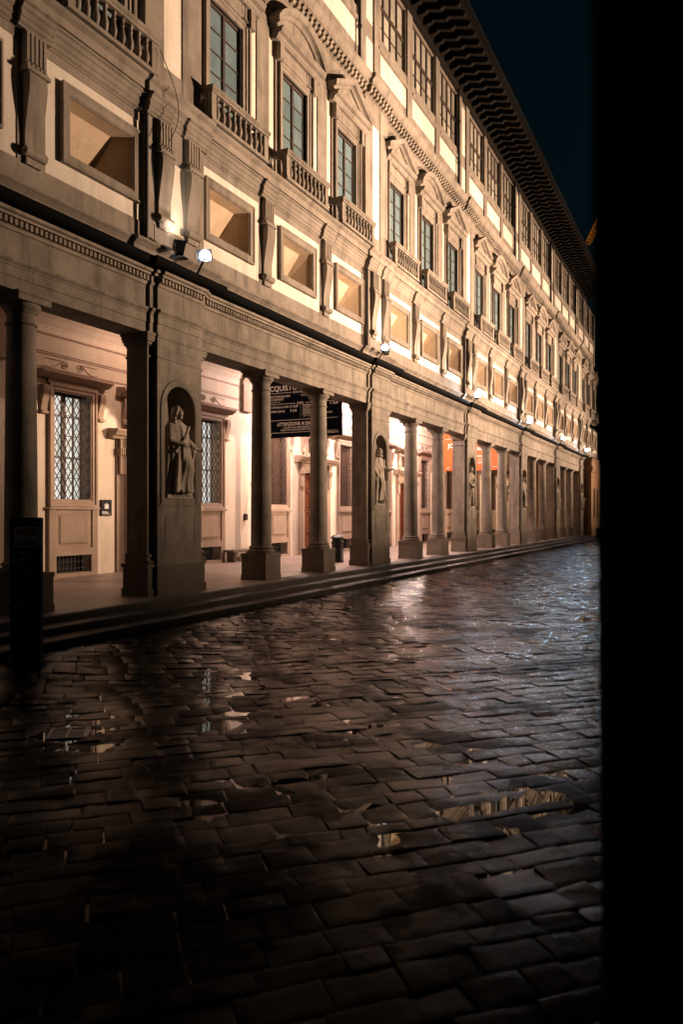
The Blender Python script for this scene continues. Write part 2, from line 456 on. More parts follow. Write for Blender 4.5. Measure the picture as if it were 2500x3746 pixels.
# --- columns
ped = MB().box(D - .0, D + .766, -.383, .383, ZP - .03, ZP + .13).box(D + .012, D + .754, -.371, .371, ZP + .13, 1.0)
ped.box(D - .004, D + .77, -.387, .387, 1.0, 1.085)
CP = D + .383
shaft = [(.345, 1.085), (.36, 1.12), (.35, 1.17), (.30, 1.185), (.295, 1.20), (.325, 1.225), (.325, 1.255), (.285, 1.275), (.272, 1.31)]
for i in range(1, 9):
    t = i / 8; shaft.append((.272 - .035 * t ** 1.7, 1.31 + (5.33 - 1.31) * t))
shaft += [(.262, 5.335), (.27, 5.35), (.262, 5.365), (.238, 5.372), (.238, 5.53), (.256, 5.532), (.256, 5.555), (.268, 5.557), (.268, 5.575), (.30, 5.60), (.318, 5.63), (.325, 5.66), (.32, 5.69), (.30, 5.70)]
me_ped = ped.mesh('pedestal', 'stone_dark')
me_shaft = MB().lathe(-CP, 0, shaft, 36).mesh('column', 'stone_low', smooth=True)
me_abacus = MB().box(D + .035, D + .731, -.348, .348, 5.692, 5.79).box(D + .015, D + .751, -.368, .368, 5.79, 5.81).box(D, D + .766, -.383, .383, 5.81, 5.839).mesh('abacus', 'stone_low')
# --- piers (P1 body with narrow edge strips, P2 front slab with arched niche)
P1, PB = 10.533, 11.08
HW2, HW1 = .752, .915
NR, NSP, NB0 = .515, 4.33, 2.44     # niche radius, spring line, floor
def niche_arc(r, seg=16): return [(r * math.cos(math.pi * i / seg), NSP + r * math.sin(math.pi * i / seg)) for i in range(seg + 1)]
pier = MB()
DEP = .34
pier.box(P1 + .45, PB, -HW1, HW1, ZP, 5.84)                 # back of the pier
for s in (-1, 1):
    a, b = sorted((s * NR, s * HW1)); pier.box(P1, P1 + .45, a, b, ZP, 5.84)
pier.box(P1, P1 + .45, -NR, NR, ZP, NB0)
# front slab with arched opening
for s in (-1, 1):
    a, b = sorted((s * NR, s * HW2)); pier.box(D, P1, a, b, ZP, NSP)
pier.box(D, P1, -NR, NR, ZP, NB0)
arc = niche_arc(NR)
top = 5.84
vs = []; fs = []
for (u_, z_) in arc:
    for p_ in (D, P1 + .45): vs += [(-p_, u_, z_)]
for (u_, z_) in arc:
    vs += [(-D, u_ if abs(u_) < NR - 1e-6 else u_, top)]
k = len(arc)
for i in range(k - 1):
    fs.append((2 * i, 2 * i + 2, 2 * k + i + 1, 2 * k + i))         # front face above the arch
    fs.append((2 * i, 2 * i + 1, 2 * i + 3, 2 * i + 2))             # soffit of the arch
pier.add(vs, fs)
for s in (-1, 1):
    a, b = sorted((s * NR, s * HW2)); pier.box(D, P1, a, b, NSP, top)
pier.box(P1 + .02, P1 + .45, -NR, NR, NSP + NR + .001, top)
me_pier = pier.mesh('pier', 'stone_low')
# curved niche shell
nv, nf = [], []
SG = 14
zs = [NB0, NSP]
for z in zs:
    for i in range(SG + 1):
        t = math.pi * i / SG; nv.append((-(D + .10 + math.sin(t) * DEP), NR * math.cos(t), z))
for i in range(SG): nf.append((i, i + 1, SG + 1 + i + 1, SG + 1 + i))
rings = 6
o = len(nv)
for j in range(1, rings + 1):
    e = math.pi / 2 * j / rings
    for i in range(SG + 1):
        t = math.pi * i / SG; nv.append((-(D + .10 + math.sin(t) * DEP * math.cos(e)), NR * math.cos(t) * math.cos(e), NSP + NR * math.sin(e)))
for j in range(rings):
    q = (SG + 1) if j == 0 else o + (j - 1) * (SG + 1); r2 = o + j * (SG + 1)
    for i in range(SG): nf.append((q + i, q + i + 1, r2 + i + 1, r2 + i))
me_niche = MB().add(nv, nf).mesh('niche', 'stone_low', smooth=True)
fr = MB()
path = [(-NR - .02, NB0 - .12)] + [(-NR - .02, NSP)] + [((NR + .02) * math.cos(math.pi * (1 - i / 16)), NSP + (NR + .02) * math.sin(math.pi * i / 16)) for i in range(1, 16)] + [(NR + .02, NSP), (NR + .02, NB0 - .12)]
fr.sweep(path, [(0, D + .01), (0, D - .012), (.05, D - .018), (.10, D - .028), (.125, D - .02), (.125, D + .01)])
fr.box(D - .02, D + .01, -NR - .2, NR + .2, NB0 - .16, NB0 - .125)
me_nframe = fr.mesh('niche_frame', 'stone_low')
pp = MB()
pp.sweep(rect(-.49, .49, 1.54, 2.04), [(0, D + .004), (0, D - .010), (.012, D - .010), (.012, D + .004)], True)
me_ppanel = pp.mesh('sunk_panel', 'stone_low')
pl = MB()
pl.box(P1 - .06, PB + .05, -HW1 - .06, HW1 + .06, ZP - .03, 1.0)
pl.box(P1 - .085, PB + .07, -HW1 - .085, HW1 + .085, ZP - .03, ZP + .16)
pl.box(P1 - .09, PB + .08, -HW1 - .09, HW1 + .09, 1.0, 1.07)
pl.extr([(P1 - .03, 1.07), (P1 - .075, 1.09), (P1 - .075, 1.13), (P1 - .03, 1.15), (P1 - .02, 1.2), (P1 - .05, 1.22), (P1 - .05, 1.26), (P1, 1.29), (PB, 1.29), (PB, 1.07)], -HW1 - .05, HW1 + .05)
pl.box(D - .012, P1, -HW2 - .012, HW2 + .012, ZP - .03, ZP + .30)
pl.box(D - .006, P1, -HW2 - .006, HW2 + .006, ZP + .30, 1.03)
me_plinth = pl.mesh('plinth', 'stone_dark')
cp_ = MB()
def capital(mb, pf, hw):
    for (e, z0, z1) in ((.03, 5.345, 5.375), (.012, 5.325, 5.345), (.02, 5.56, 5.585), (.05, 5.60, 5.66), (.085, 5.66, 5.72), (.10, 5.72, 5.785), (.125, 5.785, 5.838)):
        mb.box(pf - e, PB + e * .6, -hw - e, hw + e, z0, z1)
capital(cp_, P1, HW1)
for (e, z0, z1) in ((.018, 5.348, 5.372), (.012, 5.562, 5.583), (.02, 5.765, 5.80), (.032, 5.80, 5.836)):
    cp_.box(D - e, P1, -HW2 - e * .3, HW2 + e * .3, z0, z1)
me_pcap = cp_.mesh('capital', 'stone_low')

# --- entablature with breaks over the piers
def breaks(mb, prof_fn, b1=HW1, b2=HW2, d1=.06, d2=.13, w0=-L / 2, w1=L / 2):
    """profile function of the shift; three planes: bay, pier strip, pier middle"""
    mb.extr(prof_fn(0), w0, -b1); mb.extr(prof_fn(0), b1, w1)
    mb.extr(prof_fn(d1), -b1, -b2); mb.extr(prof_fn(d1), b2, b1)
    mb.extr(prof_fn(d2), -b2, b2)
    return mb
PA = 10.53
BK = 11.2
arch_prof = lambda d: [(BK, 5.84), (PA - d, 5.84), (PA - d, 6.04), (PA - d - .018, 6.045), (PA - d - .018, 6.215), (PA - d - .03, 6.22), (PA - d - .04, 6.25), (PA - d - .075, 6.285), (PA - d - .085, 6.30), (PA - d - .085, 6.338), (PA - d - .01, 6.345), (BK, 6.345)]
me_arch = [MB().extr(arch_prof(d), a, b).mesh('architrave_block', 'stone_low') for a, b, d in
           ((-L / 2, -3.884, 0), (-3.876, -HW1, 0), (-HW1, -HW2, .06), (-HW2, HW2, .13), (HW2, HW1, .06), (HW1, 3.876, 0), (3.884, L / 2, 0))]
bed_prof = lambda d: [(BK, 6.80), (PA - d - .01, 6.80), (PA - d - .035, 6.815), (PA - d - .045, 6.85), (PA - d - .06, 6.865), (PA - d - .06, 6.87), (BK, 6.87)]
cor_prof = lambda d: [(BK, 6.872), (PA - d - .05, 6.872), (PA - d - .05, 6.985), (PA - d - .14, 6.99), (PA - d - .145, 7.03), (PA - d - .20, 7.05), (PA - d - .21, 7.10), (BK, 7.10)]
me_bed = breaks(breaks(MB(), bed_prof), cor_prof).mesh('dentil_cornice', 'stone')
dm = MB()
def dentils(mb, a, b, d, p, z0, z1, pitch, wfrac, depth):
    k = int((b - a) / pitch)
    for i in range(k):
        c = a + (i + .5) * (b - a) / k
        mb.box(p - d - depth, p - d + .01, c - pitch * wfrac / 2, c + pitch * wfrac / 2, z0, z1)
for a, b, d in ((-L / 2, -HW1 - .05, 0), (HW1 + .05, L / 2, 0), (-HW2, HW2, .13)):
    dentils(dm, a, b, d, PA - .05, 6.878, 6.978, .105, .55, .06)
me_dent = dm.mesh('dentils', 'stone')
gt_prof = lambda d: [(BK, 7.102), (PA - d - .26, 7.102), (PA - d - .36, 7.12), (PA - d - .41, 7.17), (PA - d - .42, 7.27), (PA - d - .36, 7.272), (BK, 7.272)]
gm = MB(); gm.extr(gt_prof(.0), -L / 2, -HW1 - .3); gm.extr(gt_prof(.0), HW1 + .3, L / 2); gm.extr(gt_prof(.10), -HW1 - .3, HW1 + .3)
me_gut = gm.mesh('gutter', 'gutter')
# frieze blocks
fr_blocks = []
rf = random.Random(3)
def frieze_cuts(a, b, k):
    e = [a] + [a + (b - a) * (i + rf.uniform(-.12, .12)) / k for i in range(1, k)] + [b]
    return list(zip(e, e[1:]))
for a, b, d, k in ((-L / 2, -HW1, 0, 3), (-HW1, -HW2, .06, 1), (-HW2, HW2, .13, 1), (HW2, HW1, .06, 1), (HW1, L / 2, 0, 3)):
    for c, e in frieze_cuts(a, b, k):
        pf = PA - d + rf.uniform(-.003, .003)
        fr_blocks.append(MB().box(pf, BK, c + .003, e - .003, 6.345, 6.80).mesh('frieze_block', 'stone_low'))

# --- mezzanine
MW = 10.62                          # mezzanine wall plane
mz_prof = lambda d: [(11.3, 7.272), (MW - d - .14, 7.272), (MW - d - .14, 7.34), (MW - d - .11, 7.37), (MW - d - .11, 7.50), (MW - d - .14, 7.53), (MW - d - .17, 7.56), (MW - d - .22, 7.60), (MW - d - .22, 7.65), (MW - d - .17, 7.67), (11.3, 7.67)]
mm = MB(); mm.extr(mz_prof(0), -L / 2, -1.45); mm.extr(mz_prof(0), 1.45, L / 2); mm.extr(mz_prof(.10), -1.45, 1.45)
me_mzbase = mm.mesh('mezzanine_base', 'stone')
WC = (-3.36, 0, 3.36)              # window centres from the middle of a bay
mw = MB()
hol = [(c - .83, c + .83, 8.63, 9.68) for c in WC]
# plaster wall, in bay coordinates (0 = middle of bay)
holes_wall(mw, MW, MW + .28, -L / 2, L / 2, 7.67, 10.30, hol)
me_mzwall = mw.mesh('mezzanine_wall', 'plaster')
bd = MB()
for a, b in ((-L / 2, L / 2),):
    bd.box(MW - .015, MW + .01, a, b, 7.67, 8.10); bd.box(MW - .015, MW + .01, a, b, 10.13, 10.30)
for c in (-L / 2 + 1.06, -1.98, -1.38, 1.38, 1.98, L / 2 - 1.06):
    pass
for c in (-1.68, 1.68):             # stone strip behind each bracket
    bd.box(MW - .02, MW + .01, c - .30, c + .30, 8.10, 10.13)
me_mzband = bd.mesh('stone_band', 'stone')
ps = MB()                           # pier strip of the mezzanine, in pier coordinates
ps.box(MW - .14, MW + .05, -.95, -.76, 7.67, 10.30); ps.box(MW - .14, MW + .05, .76, .95, 7.67, 10.30)
ps.box(MW - .15, MW + .05, -.76, .76, 7.67, 8.12); ps.box(MW - .15, MW + .05, -.76, .76, 9.62, 10.30)
me_mzpier = ps.mesh('pier_strip', 'stone')
me_mzpp = MB().box(MW - .13, MW + .05, -.76, .76, 8.12, 9.62).mesh('pier_plaster', 'plaster')
# framed window with splayed recess
def splay_window():
    f_ = MB()
    f_.sweep(rect(-.83, .83, 8.63, 9.68), [(0, MW + .03), (0, MW - .05), (.015, MW - .05), (.03, MW - .075), (.14, MW - .075), (.17, MW - .10), (.205, MW - .10), (.205, MW + .03)], True)
    r_ = MB()
    a, b, z0, z1 = .83, -.83, 8.63, 9.68
    pf, pt, pb = MW - .02, MW + .26, MW + .86
    v = [(-pf, b, z1), (-pf, a, z1), (-pt, a * .72, z1 - .05), (-pt, b * .72, z1 - .05), (-pb + .12, a * .36, z0), (-pb + .12, b * .36, z0), (-pf, a, z0), (-pf, b, z0)]
    r_.add(v, [(0, 1, 2, 3), (3, 2, 4, 5), (1, 6, 4, 2), (0, 3, 5, 7), (7, 5, 4, 6)])
    return f_.mesh('window_frame', 'stone'), r_.mesh('splayed_recess', 'recess', recalc=False)
me_swf, me_swr = splay_window()
# console bracket: fluted head, S-shaped body, scroll
def console():
    b_ = MB()
    B = MW - .02
    zz = [(B, 9.60), (B - .15, 9.60), (B - .175, 9.54), (B - .18, 9.42), (B - .16, 9.22), (B - .115, 8.95), (B - .075, 8.7), (B - .06, 8.5), (B - .065, 8.33), (B + .05, 8.33), (B + .05, 9.60)]
    b_.extr(zz, -.19, .19)
    s_ = MB()
    vs, fs, k = [], [], 14
    for u_ in (-.22, .22):
        for i in range(k):
            t = 2 * math.pi * i / k; vs.append((-(B - .075 + .085 * math.cos(t)), u_, 8.255 + .085 * math.sin(t)))
    fs = [(i, (i + 1) % k, k + (i + 1) % k, k + i) for i in range(k)] + [tuple(range(k)), tuple(range(k, 2 * k))]
    s_.add(vs, fs)
    for u_ in (-.22, .22): s_.ball((-(B - .075), u_, 8.255), .03, 8, 6)
    s_.box(B - .06, B + .05, -.16, .16, 8.06, 8.19)
    h_ = MB()
    h_.box(B - .10, B + .05, -.21, .21, 9.76, 10.30)
    for i in range(5): h_.box(B - .128, B - .09, -.205 + i * .091, -.205 + i * .091 + .053, 9.79, 10.27)
    h_.box(B - .155, B + .05, -.235, .235, 9.66, 9.70)
    h_.box(B - .13, B + .05, -.215, .215, 9.70, 9.76)
    for i in range(5): h_.box(B - .15, B - .12, -.205 + i * .091, -.205 + i * .091 + .05, 9.70, 9.755)
    h_.box(B - .19, B + .05, -.25, .25, 9.60, 9.66)
    return b_.mesh('bracket', 'stone'), s_.mesh('scroll', 'stone'), h_.mesh('fluted_head', 'stone')
me_con, me_scr, me_head = console()
# mezzanine cornice
mc = lambda d: [(11.3, 10.302), (MW - d - .03, 10.302), (MW - d - .03, 10.34), (MW - d - .07, 10.37), (MW - d - .08, 10.44), (MW - d - .10, 10.45), (MW - d - .10, 10.56), (MW - d - .13, 10.58), (MW - d - .16, 10.64), (MW - d - .20, 10.66), (MW - d - .20, 10.70), (MW - d - .14, 10.72), (11.3, 10.72)]
cm = MB()
segs = [(-L / 2, -3.88 - L / 2 + L - .0)]
def cornice_breaks(mb, fn, small, d_s, d_p):
    # pier coordinates: -L/2..L/2; brackets at ±1.62 from... small = list of (a,b) lesser breaks
    cuts = sorted([(-1.02, -.30, d_p), (-.30, .18, d_p - .06), (.18, 1.02, d_p)] + [(a, b, d_s) for a, b in small])
    x = -L / 2
    for a, b, d in cuts:
        if a > x: mb.extr(fn(0), x, a)
        mb.extr(fn(d), a, b); x = b
    mb.extr(fn(0), x, L / 2)
    return mb
SM = [(3.82 - .36, 3.82 + .36), (-3.82 - .36, -3.82 + .36)]
cornice_breaks(cm, mc, SM, .09, .16)
me_mzcor = cm.mesh('mezzanine_cornice', 'stone')
lp = lambda d: [(11.3, 10.722), (MW - d - .22, 10.722), (MW - d - .22, 10.88), (MW - d - .25, 10.90), (MW - d - .30, 10.93), (MW - d - .33, 10.96), (MW - d - .33, 10.99), (MW - d - .26, 11.01), (11.3, 11.01)]
lm = MB(); lm.extr(lp(0), -L / 2, -1.08); lm.extr(lp(.07), -1.08, 1.08); lm.extr(lp(0), 1.08, L / 2)
me_ledge = lm.mesh('balcony_ledge', 'stone')

# --- piano nobile
PN = 10.72
pw = MB(); holes_wall(pw, PN, PN + .3, -L / 2, L / 2, 11.01, 16.12, [(c - .70, c + .70, 11.02, 14.25) for c in WC])
me_pnwall = pw.mesh('upper_wall', 'plaster')
ls = MB()
for c in (-1.68, 1.68): ls.box(PN - .035, PN + .01, c - .30, c + .30, 11.01, 16.12)
for c in (-L / 2 + 1.0, L / 2 - 1.0):
    pass
ls.box(PN - .03, PN + .01, -L / 2, L / 2, 11.01, 11.22)
ls.box(PN - .03, PN + .01, -L / 2, L / 2, 15.62, 16.12)
me_lesene = ls.mesh('wall_strip', 'stone')
lp2 = MB()                         # twin pilaster strips at each pier with a plaster strip between
for a, b in ((-.95, -.36), (.28, .95)): lp2.box(PN - .17, PN + .01, a, b, 11.01, 16.12)
lp2.box(PN - .16, PN + .01, -.36, .28, 11.01, 11.62); lp2.box(PN - .16, PN + .01, -.36, .28, 15.45, 16.12)
me_pil = lp2.mesh('pilaster', 'stone')
me_pilp = MB().box(PN - .14, PN + .01, -.36, .28, 11.62, 15.45).mesh('pilaster_plaster', 'plaster')
# window: moulded frame, sash with two columns of panes
wf = MB()
wf.sweep([(-.70, 11.02), (-.70, 14.25), (.70, 14.25), (.70, 11.02)], [(0, PN + .25), (0, PN - .06), (.10, PN - .06), (.11, PN - .09), (.19, PN - .09), (.20, PN - .13), (.25, PN - .14), (.25, PN + .02)])
wf.box(PN - .11, PN + .02, -.95, .95, 14.505, 14.80)
for s in (-1, 1):                 # flat side strips under the hood
    a, b = sorted((s * .95, s * 1.08)); wf.box(PN - .05, PN + .02, a, b, 11.02, 14.80)
    a, b = sorted((s * .86, s * 1.06)); wf.box(PN - .20, PN + .02, a, b, 14.35, 14.80)
me_wf = wf.mesh('window', 'stone')
NP = 6
sa = MB()
pz0, pz1 = 11.02, 14.25
sa.sweep(rect(-.62, .62, pz0 + .02, pz1 - .08), [(0, PN + .12), (0, PN + .05), (.08, PN + .05), (.08, PN + .12)], True)
sa.box(PN + .03, PN + .12, -.045, .045, pz0, pz1 - .05)
hgt = (pz1 - .08 - pz0 - .02) / NP
for i in range(1, NP): sa.box(PN + .05, PN + .11, -.62, .62, pz0 + .02 + i * hgt - .018, pz0 + .02 + i * hgt + .018)
me_sash = sa.mesh('sash', 'sash')
me_pane = MB().box(PN + .075, PN + .085, -.287, .287, .02, hgt - .02).mesh('pane', 'blind')
hood_prof = [(PN + .02, 14.80), (PN - .20, 14.80), (PN - .20, 14.84), (PN - .24, 14.87), (PN - .26, 14.93), (PN - .36, 14.95), (PN - .36, 15.01), (PN - .40, 15.05), (PN - .40, 15.09), (PN + .02, 15.09)]
rake = [(0, PN + .02), (0, PN - .20), (-.04, PN - .20), (-.08, PN - .25), (-.10, PN - .35), (-.16, PN - .36), (-.19, PN - .38), (-.25, PN - .40), (-.25, PN + .02)]
def pediment(arch):
    h_ = MB(); h_.extr(hood_prof, -1.26, 1.26)
    r_ = MB()
    if arch:
        rad = (1.26 ** 2 + .66 ** 2) / (2 * .66); zc = 15.09 + .66 - rad; a = math.asin(1.26 / rad)
        path = [(rad * math.sin(-a + 2 * a * i / 16), zc + rad * math.cos(-a + 2 * a * i / 16)) for i in range(17)]
    else:
        path = [(-1.30, 15.085), (0, 15.72), (1.30, 15.085)]
    r_.sweep(path[::-1], [(-o_, p_) for o_, p_ in rake] if False else rake)
    t_ = MB(); pts = path
    t_.add([(-(PN - .14), u_, z_) for u_, z_ in pts] + [(-(PN + .01), u_, z_) for u_, z_ in pts],
           [tuple(range(len(pts))), tuple(range(len(pts), 2 * len(pts)))])
    return h_.mesh('pediment_cornice', 'stone'), r_.mesh('pediment_rake', 'stone'), t_.mesh('tympanum', 'stone')
PEDT, PEDS = pediment(False), pediment(True)
hk = MB().bar((-(PN - .16), 0, 14.80), (-(PN - .16), 0, 14.42), .012, 5).bar((-(PN - .16), 0, 14.42), (-(PN - .20), .05, 14.38), .012, 5).bar((-(PN - .20), .05, 14.38), (-(PN - .20), .08, 14.46), .012, 5)
me_hook = hk.mesh('hook', 'iron')
# balcony
BF = 10.24
bal_prof = [(.060, .0), (.060, .03), (.042, .045), (.040, .07), (.058, .12), (.070, .18), (.066, .24), (.044, .32), (.034, .38), (.036, .41), (.050, .425), (.050, .44), (.036, .46), (.038, .50), (.055, .53), (.055, .56)]
me_bal = MB().lathe(0, 0, bal_prof, 10).mesh('baluster', 'stone', smooth=True)
me_brail = MB().box(BF - .05, BF + .17, -1.24, 1.24, 11.72, 11.76).box(BF - .03, BF + .15, -1.22, 1.22, 11.65, 11.72).box(BF - .06, BF + .18, -1.25, 1.25, 11.76, 11.80)
for s in (-1, 1):
    a, b = sorted((s * 1.22, s * 1.04)); me_brail.box(BF + .15, PN, a, b, 11.65, 11.80)
me_brail = me_brail.mesh('balcony', 'stone')
bb_ = MB().box(BF - .02, PN, -1.22, 1.22, 11.01, 11.09)
me_bbase = bb_.mesh('balcony_base', 'stone')
me_bpost = MB().box(BF, BF + .13, -.09, .09, 11.09, 11.65).mesh('post', 'stone')
# main cornice
uc = lambda d: [(11.4, 16.122), (PN - d - .02, 16.122), (PN - d - .05, 16.15), (PN - d - .05, 16.20), (PN - d - .10, 16.21), (PN - d - .10, 16.45), (PN - d - .34, 16.46), (PN - d - .34, 16.57), (PN - d - .37, 16.59), (PN - d - .43, 16.66), (PN - d - .45, 16.72), (PN - d - .45, 16.77), (PN - d - .30, 16.80), (11.4, 16.80)]
um = MB(); um.extr(uc(0), -L / 2, -1.0); um.extr(uc(.12), -1.0, 1.0); um.extr(uc(0), 1.0, L / 2)
me_ucor = um.mesh('main_cornice', 'stone')
me_mod = MB().extr([(PN - .09, 16.22), (PN - .22, 16.24), (PN - .27, 16.30), (PN - .25, 16.37), (PN - .31, 16.40), (PN - .31, 16.455), (PN - .09, 16.455)], -.065, .065).mesh('modillion', 'stone')

# --- top loggia
TW = 10.86
tw = MB()
THOL = [(c - 1.36, c + 1.36, 19.12, 21.72) for c in WC]
holes_wall(tw, TW, TW + .3, -L / 2, L / 2, 16.80, 21.75, THOL)
me_twall = tw.mesh('loggia_wall', 'stone')
dd = MB()
dd.box(TW - .012, TW + .01, -1.38, 1.38, 17.88, 18.62)
me_dado = dd.mesh('dado_plaster', 'plaster')
me_dadop = MB().box(TW - .012, TW + .01, -.32, .32, 17.6, 18.62).box(TW - .012, TW + .01, -.30, .30, 19.25, 21.5).mesh('pier_plaster', 'plaster')
me_tpost = MB().box(TW - .07, TW + .02, -.26, .26, 16.80, 21.75).mesh('loggia_post', 'stone')
me_sill = MB()
me_sill.box(TW - .10, TW + .05, -1.40, 1.40, 18.66, 18.78).box(TW - .05, TW + .05, -1.38, 1.38, 18.78, 19.12)
me_sill = me_sill.mesh('loggia_sill', 'stone')
lw = MB()
lw.sweep(rect(-1.30, 1.30, 19.16, 21.66), [(0, TW + .18), (0, TW + .08), (.06, TW + .08), (.06, TW + .18)], True)
for u_ in (-.65, 0, .65): lw.box(TW + .07, TW + .17, u_ - .04, u_ + .04, 19.16, 21.66)
lw.box(TW + .05, TW + .18, -1.30, 1.30, 20.42, 20.54)
lw.box(TW + .09, TW + .17, -1.30, 1.30, 19.77, 19.81)
me_lwin = lw.mesh('loggia_window', 'sash')
LP_Z = ((19.17, 19.77), (19.81, 20.42), (20.54, 21.65))
me_lpane = [MB().box(TW + .12, TW + .13, -.285, .285, a, b).mesh('pane', 'blind_top') for a, b in LP_Z]
# eaves
em = MB().extr([(11.4, 21.75), (TW - .10, 21.75), (TW - .10, 21.86), (TW - .16, 21.90), (TW - .16, 22.10), (TW - .22, 22.14), (TW - .22, 22.24), (11.4, 22.24)], -L / 2, L / 2)
me_eavem = em.mesh('eave_moulding', 'wood_dark')
PE = 8.85
sof = lambda p: 22.62 - (TW - p) * .30      # underside of the eave boards
me_soffit = MB().extr([(11.6, sof(11.6)), (PE, sof(PE)), (PE, sof(PE) + .05), (11.6, sof(11.6) + .05)], -L / 2, L / 2).mesh('eave_boards', 'wood_dark')
rp = [(10.80, sof(10.8)), (10.80, 21.98), (10.55, 21.96), (10.36, 22.00), (10.28, 22.08), (10.20, 22.05), (9.95, 21.98), (9.75, 21.93), (9.66, 21.99), (9.58, 22.02), (9.3, 21.92), (9.02, 21.86), (8.95, 21.93), (8.93, sof(8.93))]
me_raft = MB().extr(rp, -.10, .10).mesh('rafter', 'wood_dark')
me_fascia = MB().extr([(PE - .02, sof(PE) - .03), (PE - .05, sof(PE) - .03), (PE - .05, sof(PE) + .10), (PE - .02, sof(PE) + .10)], -L / 2, L / 2).mesh('fascia', 'wood_dark')
gp = [(PE - .12 + .09 * math.cos(t), sof(PE) + .06 + .09 * math.sin(t)) for t in [math.pi + math.pi * i / 8 for i in range(9)]]
me_egut = MB().extr(gp, -L / 2, L / 2).mesh('eave_gutter', 'gutter')
me_roof = MB().extr([(18, 25.4), (PE - .04, sof(PE) + .10), (PE - .04, sof(PE) + .16), (18, 25.5)], -L / 2, L / 2).mesh('roof', 'roof')
me_pipe = MB().bar((-(TW - .12), 0, 16.8), (-(TW - .12), 0, 22.1), .055, 8)
me_pipe.bar((-(TW - .12), 0, 18.4), (-(TW - .12), 0, 18.5), .08, 8).bar((-(TW - .12), 0, 20.3), (-(TW - .12), 0, 20.4), .08, 8)
me_pipe = me_pipe.mesh('downpipe', 'iron')
me_pipe2 = MB().bar((-(MW - .16), 0, 7.3), (-(MW - .16), 0, 10.3), .045, 8).mesh('downpipe', 'iron')

# --- portico interior
iw = MB()
IWIN = (-3.15, 3.15)
IH = [(c - .66, c + .66, 2.52, 5.40) for c in IWIN] + [(c - .64, c + .64, .50, .98) for c in IWIN] + [(-.95, .95, ZP - .01, 3.92), (-.62, .62, 4.80, 5.42)]
holes_wall(iw, WALL, WALL + .45, -L / 2, L / 2, ZP - .05, 8.2, IH)
me_iwall = iw.mesh('inner_wall', 'plaster_in')
sl = MB()
for z, h, e in ((5.98, .035, .02), (6.34, .03, .018), (6.40, .02, .02), (6.86, .05, .03)):
    sl.box(WALL - e, WALL + .01, -L / 2, L / 2, z, z + h)
me_string = sl.mesh('string_course', 'stone_in')
iwf = MB()
iwf.sweep(rect(-.66, .66, 2.52, 5.40), [(0, WALL + .3), (0, WALL - .05), (.03, WALL - .05), (.04, WALL - .08), (.13, WALL - .08), (.14, WALL - .11), (.20, WALL - .12), (.20, WALL + .01)], True)
iwf.box(WALL - .09, WALL + .01, -.90, .90, 5.605, 5.72)
iwf.extr([(WALL + .01, 5.72), (WALL - .12, 5.72), (WALL - .20, 5.77), (WALL - .26, 5.80), (WALL - .32, 5.84), (WALL - .32, 5.89), (WALL + .01, 5.92)], -1.30, 1.30)
iwf.box(WALL - .16, WALL + .01, -.92, .92, 2.24, 2.31)
iwf.box(WALL - .10, WALL + .01, -.88, .88, ZP - .02, .50).box(WALL - .10, WALL + .01, -.88, -.64, .50, .98).box(WALL - .10, WALL + .01, .64, .88, .50, .98).box(WALL - .10, WALL + .01, -.88, .88, .98, 1.18)
for s in (-1, 1): iwf.box(WALL - .10, WALL + .01, *sorted((s * .88, s * .68)), 1.18, 2.24)
iwf.box(WALL - .06, WALL + .01, -.68, .68, 1.18, 2.24)
me_iwin = iwf.mesh('inner_window', 'stone_in')
rp_ = MB(); rp_.sweep(rect(-.46, .46, 1.36, 2.02), [(0, WALL - .05), (0, WALL - .10), (.02, WALL - .10), (.06, WALL - .075), (.09, WALL - .055), (.09, WALL - .05)], True); rp_.box(WALL - .095, WALL - .05, -.46, .46, 1.36, 2.02)
me_ipanel = rp_.mesh('raised_panel', 'stone_in')
ib = MB()
for s in (0,):
    prof = [(WALL, 5.52), (WALL - .17, 5.52), (WALL - .18, 5.40), (WALL - .15, 5.2), (WALL - .09, 5.0), (WALL - .07, 4.86), (WALL - .13, 4.82), (WALL - .13, 4.76), (WALL, 4.74)]
    ib.extr(prof, s * 1.03 - .10, s * 1.03 + .10)
me_ibr = ib.mesh('hood_bracket', 'stone_in')
# scroll ornament in the frieze over each window: raised spiral fillets
me_scrollo = {}
for s in (-1, 1):
    so = MB()
    c0 = (s * .28, 6.13); prev = None
    for i in range(27):
        t = i / 26 * 3.2 * math.pi; r_ = .12 * (1 - i / 30)
        q = (c0[0] - s * r_ * math.cos(t), c0[1] + r_ * math.sin(t))
        if prev: so.bar((-(WALL - .012), prev[0], prev[1]), (-(WALL - .012), q[0], q[1]), .010, 4)
        prev = q
    for a, b in (((s * .38, 6.22), (s * .62, 6.06)), ((s * .62, 6.06), (s * .78, 6.02)), ((s * .30, 6.25), (s * .95, 6.25)), ((s * .78, 6.02), (s * .98, 6.05))):
        so.bar((-(WALL - .012), *a), (-(WALL - .012), *b), .010, 4)
    me_scrollo[s] = so.mesh('scroll_ornament', 'stone_dark')

